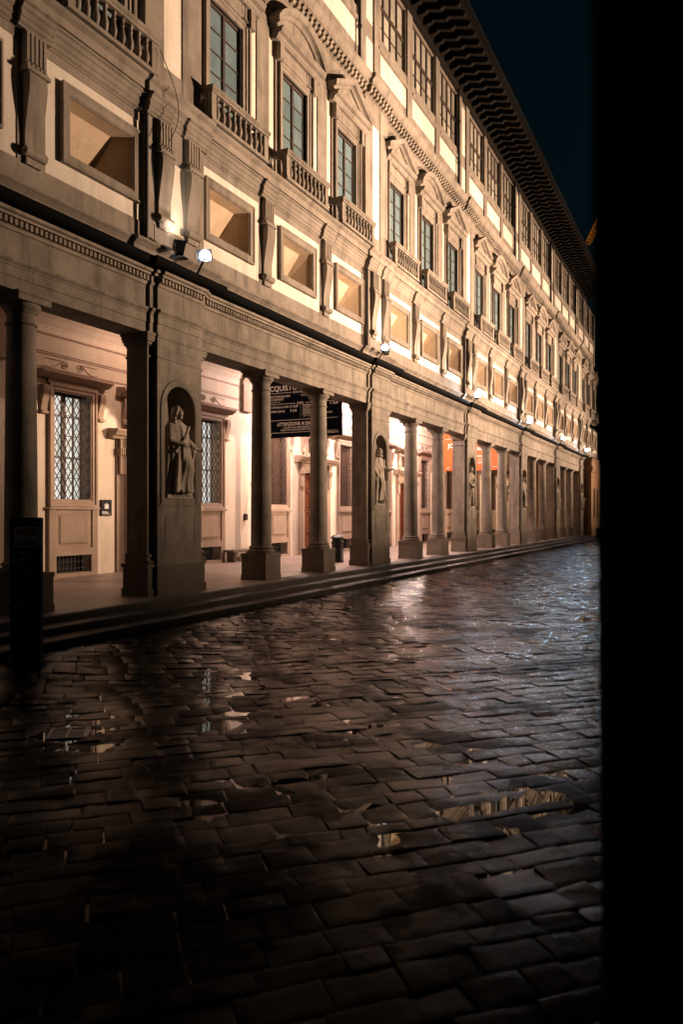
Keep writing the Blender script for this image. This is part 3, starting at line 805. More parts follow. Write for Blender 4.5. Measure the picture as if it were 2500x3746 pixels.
gr = MB()
w2, z0, z1 = .655, 2.53, 5.39
dx = .20
ratio = 1.55
def clipbar(mb, a, b, lo, hi, r, p):
    # clip the segment to the opening
    t0, t1 = 0, 1
    for i in (0, 1):
        d = b[i] - a[i]
        for bound, sgn in ((lo[i], 1), (hi[i], -1)):
            num = (bound - a[i]) * sgn; den = d * sgn
            if abs(den) < 1e-9: continue
            t = num / den
            if den > 0: t0 = max(t0, t)
            else: t1 = min(t1, t)
    if t0 < t1:
        q = lambda t: (-p, a[0] + (b[0] - a[0]) * t, a[1] + (b[1] - a[1]) * t)
        mb.bar(q(t0), q(t1), r, 4)
H = z1 - z0
k = -int(H / ratio / dx) - 2
x = -w2 - H / ratio
while x < w2:
    clipbar(gr, (x, z0), (x + H / ratio, z1), (-w2, z0), (w2, z1), .0125, WALL + .02)
    clipbar(gr, (-x, z0), (-x - H / ratio, z1), (-w2, z0), (w2, z1), .0125, WALL + .045)
    x += dx
for i in range(1, 5): gr.bar((-(WALL + .06), -w2, z0 + H * i / 5), (-(WALL + .06), w2, z0 + H * i / 5), .011, 4)
me_grille = gr.mesh('lattice_grille', 'grille')
vg = MB()
for i in range(9): vg.bar((-(WALL + .03), -.56 + i * .14, .5), (-(WALL + .03), -.56 + i * .14, .98), .009, 4)
for z in (.62, .80): vg.bar((-(WALL + .03), -.64, z), (-(WALL + .03), .64, z), .009, 4)
me_vent = vg.mesh('cellar_grille', 'iron')
me_ventb = MB().box(WALL + .25, WALL + .30, -.66, .66, .48, 1.0).mesh('cellar_void', 'void')
me_room = MB().box(WALL + .42, WALL + .44, -.70, .70, 2.48, 5.44).mesh('lit_room', 'room')
ism = MB().box(WALL + .30, WALL + .36, -.07, .07, 2.5, 5.42)
for z in (2.52, 3.67, 4.82, 5.38): ism.box(WALL + .31, WALL + .35, -.68, .68, z - .015, z + .015)
for u_ in (-.66, .66, .36): ism.box(WALL + .31, WALL + .35, u_ - .02, u_ + .02, 2.5, 5.42)
me_isash = ism.mesh('sash', 'sash')
shm = MB().box(WALL + .22, WALL + .28, -.68, .68, 2.5, 5.42)
for i in range(2):
    for j in range(3): shm.sweep(rect(-.62 + i * .66, -.04 + i * .66, 2.6 + j * .94, 3.46 + j * .94), [(0, WALL + .23), (0, WALL + .19), (.03, WALL + .19), (.03, WALL + .23)], True)
me_shut = shm.mesh('shutter', 'shutter')
# door with pilaster jambs, hood and upper light
df = MB()
df.sweep([(-.95, ZP), (-.95, 3.92), (.95, 3.92), (.95, ZP)], [(0, WALL + .3), (0, WALL - .04), (.08, WALL - .04), (.09, WALL - .08), (.16, WALL - .09), (.16, WALL + .01)])
for s in (-1, 1):
    a, b = sorted((s * 1.11, s * 1.45)); df.box(WALL - .07, WALL + .01, a, b, ZP, 4.30)
    a, b = sorted((s * 1.16, s * 1.40)); df.box(WALL - .16, WALL + .01, a, b, 3.30, 3.85); df.box(WALL - .20, WALL + .01, a - .03, b + .03, 3.85, 4.06); df.box(WALL - .16, WALL + .01, a, b, 4.06, 4.33)
    for q in range(3): df.box(WALL - .225, WALL - .19, a + .02 + q * .08, a + .06 + q * .08, 3.86, 4.05)
df.box(WALL - .05, WALL + .01, -1.11, 1.11, 4.08, 4.33)
df.extr([(WALL + .01, 4.33), (WALL - .20, 4.33), (WALL - .24, 4.40), (WALL - .32, 4.43), (WALL - .36, 4.50), (WALL - .40, 4.55), (WALL - .40, 4.60), (WALL + .01, 4.63)], -1.78, 1.78)
df.sweep(rect(-.62, .62, 4.80, 5.42), [(0, WALL + .2), (0, WALL - .04), (.10, WALL - .06), (.16, WALL - .08), (.16, WALL + .01)], True)
df.box(WALL - .05, WALL + .01, -1.05, -.78, 4.63, 5.60).box(WALL - .05, WALL + .01, .78, 1.05, 4.63, 5.60)
for s in (-1, 1):
    prof = [(WALL, 5.55), (WALL - .15, 5.55), (WALL - .16, 5.4), (WALL - .12, 5.15), (WALL - .07, 4.95), (WALL - .12, 4.86), (WALL - .10, 4.78), (WALL, 4.76)]
    df.extr(prof, s * 1.12 - .09, s * 1.12 + .09)
df.extr([(WALL + .01, 5.60), (WALL - .14, 5.60), (WALL - .22, 5.68), (WALL - .30, 5.74), (WALL - .34, 5.80), (WALL - .34, 5.85), (WALL + .01, 5.88)], -1.42, 1.42)
me_dframe = df.mesh('door', 'stone_in')
dl = MB()
for s in (0, 1):
    a, b = (-.95, -.01) if s == 0 else (.01, .95)
    dl.box(WALL + .18, WALL + .24, a, b, ZP, 3.85)
    for q, (c, d) in enumerate(((.60, 1.30), (1.45, 2.2), (2.35, 3.05), (3.2, 3.72))):
        dl.sweep(rect(a + .16, b - .16, c, d), [(0, WALL + .2), (0, WALL + .15), (.025, WALL + .13), (.06, WALL + .15), (.08, WALL + .19)], True)
        dl.box(WALL + .15, WALL + .2, a + .22, b - .22, c + .06, d - .06)
me_dleaf = dl.mesh('door_leaf', 'door')
dk = MB().ball((-(WALL + .11), 0, 1.45), .035, 8, 6)
me_dknob = dk.mesh('door_knob', 'grille')
ug = MB(); x = -.62 - .62 / ratio
while x < .62:
    clipbar(ug, (x, 4.80), (x + .62 / ratio, 5.42), (-.62, 4.80), (.62, 5.42), .011, WALL + .02)
    clipbar(ug, (-x, 4.80), (-x - .62 / ratio, 5.42), (-.62, 4.80), (.62, 5.42), .011, WALL + .045); x += .17
me_ugr = ug.mesh('fanlight_grille', 'grille')
me_uback = MB().box(WALL + .15, WALL + .18, -.64, .64, 4.78, 5.44).mesh('fanlight_pane', 'shutter')
# vault over the portico
vp = []
for i in range(19):
    t = math.pi * i / 18
    vp.append((13.55 - 2.42 * math.cos(math.pi - t) * -1, 6.95 + .95 * math.sin(t)))
vaultm = MB()
vv = [(-p, u_, z) for u_ in (-L / 2, L / 2) for p, z in vp]
k = len(vp)
vaultm.add(vv, [(i, i + 1, k + i + 1, k + i) for i in range(k - 1)])
vaultm.box(11.05, 11.16, -L / 2, L / 2, 6.30, 6.97)
me_vault = vaultm.mesh('vault', 'plaster_in', recalc=False)
rbm = MB()
rb = [(13.55 - 2.42 * math.cos(math.pi - t) * -1, 6.95 + .95 * math.sin(t)) for t in [math.pi * i / 18 for i in range(19)]]
for u0, u1 in ((-.28, .28),):
    vv = [(-p, u_, z) for u_ in (u0, u1) for p, z in rb] + [(-(13.55 + (p - 13.55) * .965), u_, 6.95 + (z - 6.95) * .92 - .02) for u_ in (u0, u1) for p, z in rb]
    k = len(rb); o = 2 * k
    fs = []
    for i in range(k - 1):
        fs += [(o + i, o + i + 1, o + k + i + 1, o + k + i), (i, i + 1, o + i + 1, o + i), (k + i, k + i + 1, o + k + i + 1, o + k + i)]
    rbm.add(vv, fs)
rbm.box(WALL - .12, WALL + .01, -.28, .28, 5.98, 7.0)
me_rib = rbm.mesh('vault_rib', 'stone_in')

# --- assemble the bays
ry = random.Random(8)
for n in BAYS:
    mid = L / 2
    ground = n < NB
    # pier
    pr = bay_put('pier', me_pier, n)
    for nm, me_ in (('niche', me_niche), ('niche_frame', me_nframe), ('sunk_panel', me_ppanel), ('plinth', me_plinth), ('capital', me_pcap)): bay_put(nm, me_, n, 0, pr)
    if ground:
        for u_ in (3.88, 7.12):
            c = bay_put('column', me_shaft, n, u_)
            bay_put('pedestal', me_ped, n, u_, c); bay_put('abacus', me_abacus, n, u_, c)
        bay_put('inner_wall', me_iwall, n, mid); bay_put('string_course', me_string, n, mid)
        bay_put('vault', me_vault, n, mid); bay_put('vault_rib', me_rib, n, 0)
        for u_ in IWIN:
            wn = bay_put('inner_window', me_iwin, n, mid + u_)
            bay_put('raised_panel', me_ipanel, n, mid + u_, wn); [bay_put('hood_bracket', me_ibr, n, mid + u_ + e * 1.03, wn) for e in (-1, 1)]
            bay_put('lattice_grille', me_grille, n, mid + u_, wn); bay_put('cellar_grille', me_vent, n, mid + u_, wn); bay_put('cellar_void', me_ventb, n, mid + u_, wn)
            [bay_put('scroll_ornament', me_scrollo[e], n, mid + u_, wn) for e in (-1, 1)]
            if n <= 0:
                bay_put('lit_room', me_room, n, mid + u_, wn); bay_put('sash', me_isash, n, mid + u_, wn)
            else: bay_put('shutter', me_shut, n, mid + u_, wn)
        dr = bay_put('door', me_dframe, n, mid)
        bay_put('door_leaf', me_dleaf, n, mid, dr); [bay_put('door_knob', me_dknob, n, mid + e, dr) for e in (-.07, .07)]; bay_put('fanlight_grille', me_ugr, n, mid, dr); bay_put('fanlight_pane', me_uback, n, mid, dr)
    # entablature
    [bay_put('architrave_block', q, n) for q in me_arch]; dc = bay_put('dentil_cornice', me_bed, n); bay_put('dentils', me_dent, n, 0, dc)['kind'] = 'stuff'; bay_put('gutter', me_gut, n)
    for me_ in fr_blocks: bay_put('frieze_block', me_, n)
    # mezzanine
    bay_put('mezzanine_base', me_mzbase, n); bay_put('mezzanine_wall', me_mzwall, n, mid); bay_put('stone_band', me_mzband, n, mid)
    bay_put('pier_strip', me_mzpier, n); bay_put('pier_plaster', me_mzpp, n)
    bay_put('mezzanine_cornice', me_mzcor, n); bay_put('balcony_ledge', me_ledge, n)
    for u_ in WC:
        f_ = bay_put('mezzanine_window', me_swf, n, mid + u_); bay_put('splayed_recess', me_swr, n, mid + u_, f_)
    for u_ in (-.50, .46, mid - 1.68, mid + 1.68):
        q = Vector((.12 if abs(u_) < 1 else 0, Y0 + L * n + u_, 0))
        c = put('bracket', me_con, q, wing); put('scroll', me_scr, q, c); put('fluted_head', me_head, q, c)
    # piano nobile
    bay_put('upper_wall', me_pnwall, n, mid); bay_put('wall_strip', me_lesene, n, mid); bay_put('pilaster', me_pil, n); bay_put('pilaster_plaster', me_pilp, n)
    for i, u_ in enumerate(WC):
        wn = bay_put('window', me_wf, n, mid + u_); bay_put('sash', me_sash, n, mid + u_, wn)
        for j in range(NP):
            for s in (-1, 1): put('pane', me_pane, (0, Y0 + L * n + mid + u_ + s * .335, pz0 + .02 + j * hgt), wn)
        hd = bay_put('pediment', PEDS[1] if i == 1 else PEDT[1], n, mid + u_)
        bay_put('pediment_cornice', (PEDS if i == 1 else PEDT)[0], n, mid + u_, hd); bay_put('tympanum', (PEDS if i == 1 else PEDT)[2], n, mid + u_, hd)
        for e in (-.98, .62): bay_put('hook', me_hook, n, mid + u_ + e, hd)
        bl = bay_put('balcony', me_brail, n, mid + u_); bay_put('balcony_base', me_bbase, n, mid + u_, bl)
        for s in (-1, 1): bay_put('post', me_bpost, n, mid + u_ + s * 1.12, bl)
        for j in range(9): put('baluster', me_bal, (-(BF + .065), Y0 + L * n + mid + u_ - .92 + j * .23, 11.09), bl)
    bay_put('main_cornice', me_ucor, n)
    for j in range(44):
        u_ = -L / 2 + (j + .5) * .25
        put('modillion', me_mod, ((.12 if abs(u_) < .93 else 0), Y0 + L * n + u_, 0), wing) if n in (0, 1, 2, 3) else None
    if n not in (0, 1, 2, 3):
        mb = MB()
        for j in range(44):
            u_ = -L / 2 + (j + .5) * .25
            mb.box(PN - .31 - (.12 if abs(u_) < .93 else 0), PN - .09, u_ - .065, u_ + .065, 16.24, 16.455)
        o = bay_put('modillion_course', mb.mesh('modillion_course', 'stone'), n); o['kind'] = 'stuff'
    # loggia and eaves
    bay_put('loggia_wall', me_twall, n, mid); bay_put('pier_plaster', me_dadop, n); 
    for u_ in (mid - 1.68, mid + 1.68, .62, L - .62): bay_put('loggia_post', me_tpost, n, u_)
    for u_ in WC: bay_put('dado_plaster', me_dado, n, mid + u_); bay_put('loggia_sill', me_sill, n, mid + u_)
    for u_ in WC:
        wn = bay_put('loggia_window', me_lwin, n, mid + u_)
        for s in (-.975, -.325, .325, .975):
            for me_ in me_lpane: bay_put('pane', me_, n, mid + u_ + s, wn)
    bay_put('eave_moulding', me_eavem, n); bay_put('eave_boards', me_soffit, n); bay_put('fascia', me_fascia, n); bay_put('eave_gutter', me_egut, n); bay_put('roof', me_roof, n)
    for j in range(16): bay_put('rafter', me_raft, n, -L / 2 + (j + .5) * L / 16)
    bay_put('downpipe', me_pipe, n, -1.02)
    bay_put('downpipe', me_pipe2, n, -1.03)
# blank body behind the facade so no light leaks through
put('back_wall', MB().box(16.6, 17.0, YA, 79, -.2, 25).mesh('back_wall', 'stone_dark'), (0, 0, 0), wing)
put('storey_floor', MB().box(11.16, 16.6, YA, 79, 8.0, 8.2).mesh('storey_floor', 'stone_dark'), (0, 0, 0), wing)
put('inner_panel', MB().box(12.0, 12.1, YA, 79, 8.2, 22.3).mesh('inner_panel', 'void'), (0, 0, 0), wing)
cb = MB(); pv = None
for i in range(15):
    t = i / 14; q = (-(10.18 - .05 * math.sin(t * 3.14)), Y0 - .95 + .55 * math.sin(t * 2.6) , 11.55 - 1.75 * t)
    if pv: cb.bar(pv, q, .009, 5)
    pv = q
put('cable', cb.mesh('cable', 'iron'), (0, 0, 0), wing)
# closed end bay: projecting block
eb = MB(); eb.box(9.80, 16.5, 69.45, 79.3, 0, 5.9)
for e, z0_, z1_ in ((.06, 5.45, 5.52), (.10, 5.9, 6.1), (.16, 6.1, 6.35), (.05, 6.35, 6.9), (.14, 6.9, 7.1), (.05, 0, 1.1)):
    eb.box(9.80 - e, 16.5, 69.45 - e, 79.3, z0_, z1_)
ebo = put('end_block', eb.mesh('end_block', 'ochre'), (0, 0, 0), wing)
for yy in (70.9, 73.0, 75.2):
    put('shutter', MB().box(9.77, 9.81, yy, yy + .8, 1.9, 4.5).mesh('shutter', 'void'), (0, 0, 0), ebo)

# ------------------------------------------------------------------ wing across the street (outside the picture, carries the floodlights)
OX = 8.2
op = thing('opposite_wing', 'plain dark stone wing across the street, facing the portico', 'building', (OX, 30, 0))
put('wall', MB().box(-OX, -OX - 1.2, -8, 96, -.3, 20.5).mesh('wall', 'stone_dark'), (0, 0, 0), op)
put('ledge', MB().extr([(-OX, 7.3), (-OX + .45, 7.45), (-OX + .45, 7.6), (-OX, 7.62)], -8, 96).mesh('ledge', 'stone_dark'), (0, 0, 0), op)
put('eave', MB().extr([(-OX, 20.3), (-OX + 1.4, 20.2), (-OX + 1.4, 20.35), (-OX, 20.6)], -8, 96).mesh('eave', 'wood_dark'), (0, 0, 0), op)
for i in range(10):
    yy = Y0 + L * (i - 2)
    put('pilaster', MB().box(-OX + .02, -OX + .25, yy - .8, yy + .8, -.2, 7.3).mesh('pilaster', 'stone_dark'), (0, 0, 0), op)
def aim(o, target):
    d = Vector(target) - o.location if o.parent is None else Vector(target) - WPOS[o.name]
    o.rotation_euler = d.to_track_quat('-Z', 'Y').to_euler()
def spot(name, loc, target, power, colr, size, blend, radius, parent):
    ld = bpy.data.lights.new(name, 'SPOT'); ld.energy = power; ld.color = colr; ld.spot_size = R(size); ld.spot_blend = blend; ld.shadow_soft_size = radius
    o = put(name, ld, loc, parent); aim(o, target); return o
def lamp_mesh(loc, target, s=.22):
    """box housing open towards the target, lens set in its mouth, and a yoke"""
    q = (Vector(target) - Vector(loc)).to_track_quat('-Z', 'Y').to_matrix()
    def tr(pts): return [tuple(q @ Vector(p)) for p in pts]
    h = MB(); a, b, z0, z1 = s, s * .8, .0, .20
    h.add(tr([(-a, -b, 0), (a, -b, 0), (a, b, 0), (-a, b, 0), (-a * .6, -b * .6, z1), (a * .6, -b * .6, z1), (a * .6, b * .6, z1), (-a * .6, b * .6, z1),
              (-a, -b, -.06), (a, -b, -.06), (a, b, -.06), (-a, b, -.06)]),
          [(0, 1, 5, 4), (1, 2, 6, 5), (2, 3, 7, 6), (3, 0, 4, 7), (4, 5, 6, 7), (0, 1, 9, 8), (1, 2, 10, 9), (2, 3, 11, 10), (3, 0, 8, 11)])
    l = MB(); k = 12; r_ = a * .78
    l.add(tr([(r_ * math.cos(2 * math.pi * i / k), r_ * .92 * math.sin(2 * math.pi * i / k), z) for z in (-.012, .002) for i in range(k)]),
          [tuple(range(k)), tuple(range(k, 2 * k))] + [(i, (i + 1) % k, k + (i + 1) % k, k + i) for i in range(k)])
    return h, l
FLOOD = (1.0, .675, .45)
for i, yy in enumerate((30, 43, 56, 69, 82)):
    loc = (OX - .45, yy, 7.95); tgt = (-10.7, yy - 9, 12.6)
    t = thing('floodlight', ['first', 'second', 'third', 'fourth', 'fifth'][i] + ' floodlight along the ledge of the plain wing across the street', 'floodlight', loc, 'floodlights on the wing across the street')
    h, l = lamp_mesh(loc, tgt, .30)
    put('housing', h.mesh('housing', 'chrome'), loc, t); put('lens', l.mesh('lens', 'lens_soft'), loc, t)
    put('yoke', MB().bar((0, 0, 0), (.12, 0, -.34), .03, 6).mesh('yoke', 'iron'), loc, t)
    q = (Vector(tgt) - Vector(loc)).normalized() * .12
    spot('beam', Vector(loc) + q, tgt, (52000, 62000, 54000, 44000, 36000)[i], FLOOD, 76, 1.0, .22, t)

# ------------------------------------------------------------------ floodlights on the gutter ledge of the museum wing
PIERTXT = ['nearest niche pier', 'second niche pier', 'third niche pier', 'fourth niche pier', 'fifth niche pier', 'last niche pier']
for i in range(6):
    u_ = .20 if i == 0 else -.82
    yy = Y0 + L * i + u_
    loc = (-9.90, yy, 7.66); tgt = (-6.0, yy - 14, 4.5)
    t = thing('floodlight', 'bright white floodlight facing the street on the ledge above the ' + PIERTXT[i], 'floodlight', loc, 'floodlights along the gutter ledge')
    h, l = lamp_mesh(loc, tgt, .16 if i == 0 else .15)
    put('housing', h.mesh('housing', 'chrome'), loc, t); put('lens', l.mesh('lens', 'lens' if i < 2 else 'lens_far'), loc, t)
    put('arm', MB().bar((0, 0, -.05), (-.25, .05, -.36), .025, 6).bar((-.25, .05, -.36), (-.55, .05, -.38), .025, 6).mesh('arm', 'iron'), loc, t)
    # wash light aimed up the pier
    yy = Y0 + L * i - .42 if i == 0 else Y0 + L * i - .30
    loc = (-10.10, yy, 7.72); tgt = (-10.55, yy + .42, 9.6)
    t = thing('wash_light', 'small box lamp aimed up between the paired brackets of the ' + PIERTXT[i], 'floodlight', loc, 'wash lamps under the paired brackets')
    h, l = lamp_mesh(loc, tgt, .13)
    put('housing', h.mesh('housing', 'chrome'), loc, t); put('lens', l.mesh('lens', 'lens_soft'), loc, t)
    put('yoke', MB().bar((0, -.15, 0), (0, -.15, -.1), .012, 5).bar((0, .15, 0), (0, .15, -.1), .012, 5).bar((0, -.15, -.1), (0, .15, -.1), .012, 5).mesh('yoke', 'iron'), loc, t)
    d = (Vector(tgt) - Vector(loc)).normalized() * .1
    spot('beam', Vector(loc) + d, tgt, 70, (1.0, .86, .66), 95, .9, .06, t)
loc = (-9.35, 76.5, 7.66)
t = thing('floodlight', 'farthest white floodlight, on the end block beside the dark pillar edge', 'floodlight', loc, 'floodlights along the gutter ledge')
h, l = lamp_mesh(loc, (-6, 60, 4.5), .12); put('housing', h.mesh('housing', 'chrome'), loc, t); put('lens', l.mesh('lens', 'lens_far'), loc, t)
put('arm', MB().bar((0, 0, -.05), (-.4, .05, -.5), .025, 6).mesh('arm', 'iron'), loc, t)

# ------------------------------------------------------------------ lanterns under the vault
LAMPS = [(7.8, 20, (1, .58, .36)), (17.6, 190, (1, .60, .42)), (26.4, 1700, (1, .70, .61)), (33.0, 1700, (1, .70, .61)), (40.8, 1800, (1, .70, .61)), (51.8, 600, (1, .62, .42)), (62.8, 90, (1, .55, .28))]
for i, (yy, pw_, c_) in enumerate(LAMPS):
    loc = (-14.05, yy, 7.32)
    t = thing('hanging_lantern', ['first', 'second', 'third', 'fourth', 'fifth', 'sixth', 'seventh'][i] + ' lit lantern hanging from the portico vault, counted from the near end', 'lantern', loc, 'lanterns under the portico vault')
    put('glass', MB().lathe(0, 0, [(.06, .02), (.10, .06), (.12, .16), (.10, .26), (.05, .30)], 12).mesh('glass', 'lantern', True), loc, t)
    put('frame', MB().lathe(0, 0, [(.07, 0), (.08, .02), (.02, .03)], 12).lathe(0, 0, [(.06, .30), (.14, .31), (.03, .40)], 12).bar((0, 0, .4), (0, 0, .56), .012, 6).mesh('frame', 'iron'), loc, t)
    ld = bpy.data.lights.new('glow', 'POINT'); ld.energy = pw_; ld.color = c_; ld.shadow_soft_size = .14
    put('glow', ld, (loc[0], yy, 7.24), t)
# unseen lamp added to warm the end block
loc = (-9.2, 73.5, 5.2)
t = thing('added_lamp', 'small added amber lamp on an arm at the ochre end block', 'lamp', loc)
put('arm', MB().bar((0, 0, 0), (-.7, 0, .1), .02, 6).mesh('arm', 'iron'), loc, t)
put('shade', MB().lathe(0, 0, [(.10, -.10), (.11, -.05), (.03, .03)], 12).mesh('shade', 'iron'), loc, t)
ld = bpy.data.lights.new('glow', 'POINT'); ld.energy = 14; ld.color = (1, .55, .22); ld.shadow_soft_size = .06
put('glow', ld, (-9.2, 73.5, 5.0), t)

# ------------------------------------------------------------------ statues
def finish_statue(mb, voxel=.0105, it=1):
    me = bpy.data.meshes.new('figure'); me.from_pydata(mb.v, [], mb.f)
    bm = bmesh.new(); bm.from_mesh(me); bmesh.ops.recalc_face_normals(bm, faces=bm.faces); bm.to_mesh(me); bm.free()
    o = bpy.data.objects.new('figure', me); col.objects.link(o)
    r_ = o.modifiers.new('r', 'REMESH'); r_.mode = 'VOXEL'; r_.voxel_size = voxel
    s_ = o.modifiers.new('s', 'SMOOTH'); s_.factor = .5; s_.iterations = it
    bpy.context.view_layer.update()
    out = bpy.data.meshes.new_from_object(o.evaluated_get(bpy.context.evaluated_depsgraph_get()))
    bpy.data.objects.remove(o); bpy.data.meshes.remove(me)
    out.materials.clear(); out.materials.append(M['marble'])
    for p in out.polygons: p.use_smooth = True
    return out
def hand(mb, w_, d_, side_v, curl=.4, s=1.0):
    w_, d_, sv = Vector(w_), Vector(d_).normalized(), Vector(side_v).normalized()
    nrm = d_.cross(sv)
    palm = w_ + d_ * .05 * s
    mb.cap(tuple(w_), tuple(w_ + d_ * .075 * s), .026 * s, .034 * s)
    for i, (off, ln) in enumerate(((-.030, .072), (-.010, .082), (.010, .078), (.029, .062))):
        a = w_ + d_ * .075 * s + sv * off * s; b = a + d_ * ln * .55 * s; c = b + (d_ * (1 - curl) + nrm * curl).normalized() * ln * .55 * s
        mb.cap(tuple(a), tuple(b), .0125 * s, .0115 * s, 6); mb.cap(tuple(b), tuple(c), .0115 * s, .0095 * s, 6)
    a = w_ + d_ * .025 * s - sv * .028 * s; b = a + (d_ * .6 - sv * .8).normalized() * .045 * s; c = b + (d_ * .9 - sv * .2).normalized() * .035 * s
    mb.cap(tuple(a), tuple(b), .014 * s, .0125 * s, 6); mb.cap(tuple(b), tuple(c), .0125 * s, .010 * s, 6)
def statue(seed, hair='wig', turn=.3, tilt=0, lean=.03, larm=None, rarm=None, sleeves=True, hood=False, beard=False, book=False, knee=1, bare=False):
    rs = random.Random(seed); mb = MB()
    secs = [(0, .22, .29), (.05, .22, .285), (.25, .195, .255), (.5, .18, .235), (.72, .18, .225), (.92, .17, .215), (1.06, .16, .20), (1.18, .145, .19), (1.32, .145, .215), (1.42, .13, .215), (1.49, .10, .15), (1.54, .07, .085)]
    N = 72; vs = []; fs = []; zz = []
    for a, b in zip(secs, secs[1:]):
        st_ = max(2, int((b[0] - a[0]) / .03))
        for i in range(st_):
            t = i / st_; zz.append(tuple(a[q] + (b[q] - a[q]) * t for q in range(3)))
    zz.append(secs[-1])
    ph = [rs.uniform(0, 6.28) for _ in range(6)]
    def sway(z): return lean * math.sin(z / 1.5 * math.pi) * 1.6
    for (z, rx, ry) in zz:
        amp = .15 * max(0, 1 - z / 1.25) ** .7 + .045
        if z > 1.35: amp *= max(0, (1.54 - z) / .19)
        for i in range(N):
            t = 2 * math.pi * i / N
            fdp = math.sin(9 * t + ph[0] + 1.1 * z) * .6 + math.sin(14 * t + ph[1] - 1.6 * z) * .45 + math.sin(5 * t + ph[2] + 2.2 * z) * .4
            fdp = (abs(fdp) ** .8) * (1 if fdp > 0 else -1)
            r_ = (1 + amp * fdp) * 1.10
            # bent leg pushing the cloth forward
            kx = .075 * math.exp(-((z - .55) / .22) ** 2) * max(0, math.cos(t - .45 * knee)) ** 4
            vs.append((rx * r_ * math.cos(t) + kx, sway(z) + ry * r_ * math.sin(t), z))
    k = len(zz)
    for j in range(k - 1):
        for i in range(N): fs.append((j * N + i, j * N + (i + 1) % N, (j + 1) * N + (i + 1) % N, (j + 1) * N + i))
    fs += [tuple(range(N - 1, -1, -1)), tuple((k - 1) * N + i for i in range(N))]
    mb.add(vs, fs)
    vs, fs = [], []
    zm = [i * .036 for i in range(41)]
    for z in zm:
        wz = 1.0 if z < 1.25 else max(.45, 1 - ((z - 1.25) / .22) ** 2 * .5)
        for i in range(N):
            t = 2 * math.pi * i / N
            fdp = math.sin(11 * t + ph[3] + .8 * z) + .6 * math.sin(17 * t + ph[4] - z) + .5 * math.sin(6 * t + ph[5] + 1.5 * z)
            r_ = 1 + (.075 * max(.25, 1 - z / 1.5)) * fdp
            vs.append((-.045 + .185 * r_ * wz * math.cos(t), sway(z) + (.30 + .035 * (1 - z / 1.4)) * r_ * wz * math.sin(t), z))
    k = len(zm)
    for j in range(k - 1):
        for i in range(N): fs.append((j * N + i, j * N + (i + 1) % N, (j + 1) * N + (i + 1) % N, (j + 1) * N + i))
    fs += [tuple(range(N - 1, -1, -1)), tuple((k - 1) * N + i for i in range(N))]
    mb.add(vs, fs)
    # long raised drapery folds
    for q in range(9):
        a = rs.uniform(-1.4, 1.4); z1_ = rs.uniform(.9, 1.35); z0_ = rs.uniform(.02, .25)
        pts = []
        for i in range(7):
            t = i / 6; z = z1_ + (z0_ - z1_) * t; aa = a + .25 * math.sin(t * 2.6 + q)
            rx, ry = .155 + .035 * t, .20 + .035 * t
            pts.append((rx * math.cos(aa), sway(z) + ry * math.sin(aa), z))
        for p0_, p1_ in zip(pts, pts[1:]): mb.cap(p0_, p1_, .020, .022, 6)
    # cloak edge crossing the chest
    sh = sway(1.4)
    for i in range(8):
        t0, t1 = i / 8, (i + 1) / 8
        f = lambda t: (.13 + .05 * math.sin(t * 3.1), sh + .19 - .36 * t, 1.42 - .55 * t)
        mb.cap(f(t0), f(t1), .028, .030, 6)
    # neck and head
    hy_ = sway(1.5); hc = Vector((.035, hy_, 1.685))
    mb.cap((.0, hy_, 1.50), (.02, hy_, 1.62), .062, .056, 10)
    h = MB()
    h.ball((0, 0, .01), (.098, .080, .118), 16, 12)
    h.ball((.035, 0, -.055), (.062, .058, .062), 12, 8)          # jaw
    h.cap((.090, 0, .028), (.108, 0, -.018), .009, .014, 8)       # nose
    h.cap((.084, -.042, .036), (.084, .042, .036), .009, .009, 8)  # brow
    h.cap((.087, -.020, -.052), (.087, .020, -.052), .007, .007, 6)  # mouth
    h.ball((.080, 0, -.088), (.024, .028, .022), 8, 6)            # chin
    for s in (-1, 1):
        h.ball((-.005, s * .080, -.005), (.022, .012, .034), 8, 6)  # ear
        h.ball((.070, s * .042, -.025), (.026, .022, .026), 8, 6)   # cheek
    if beard:
        for _ in range(26): h.ball((rs.uniform(.05, .09), rs.uniform(-.05, .05), rs.uniform(-.19, -.06)), rs.uniform(.016, .026), 6, 5)
    if hair == 'wig':
        h.ball((-.035, 0, .035), (.092, .098, .105), 14, 10)
        for e in (-1, 1): h.cap((-.03, e * .085, .03), (-.02, e * .115, -.22), .042, .040, 8)
        for _ in range(190):
            a = rs.uniform(1.2, 2 * math.pi - 1.2); e = rs.uniform(-.2, 1.35)
            h.ball((-.015 + .098 * math.cos(a) * math.cos(e), .096 * math.sin(a) * math.cos(e), .035 + .105 * math.sin(e)), rs.uniform(.016, .026), 6, 5)
        for _ in range(110):
            a = rs.uniform(1.35, 2 * math.pi - 1.35); z = rs.uniform(-.27, .04); r_ = .10 + .045 * min(1, max(0, -z) / .2)
            h.ball((r_ * math.cos(a) * .95 - .01, r_ * math.sin(a), z), rs.uniform(.018, .028), 6, 5)
    elif hair == 'short':
        for _ in range(80):
            a = rs.uniform(1.0, 2 * math.pi - 1.0); z = rs.uniform(-.07, .11)
            r_ = .088 * math.sqrt(max(.2, 1 - (z / .14) ** 2)); h.ball((r_ * math.cos(a) * 1.08, r_ * math.sin(a) * .95, z), rs.uniform(.014, .022), 6, 5)
    if hood:
        for i in range(26):
            a = .5 + (2 * math.pi - 1.0) * i / 25; h.ball((.115 * math.cos(a) - .02, .135 * math.sin(a), -.135 + .02 * math.cos(a)), .040, 8, 6)
    ct, s_t = math.cos(turn), math.sin(turn); ck, sk = math.cos(tilt), math.sin(tilt)
    hv_ = []
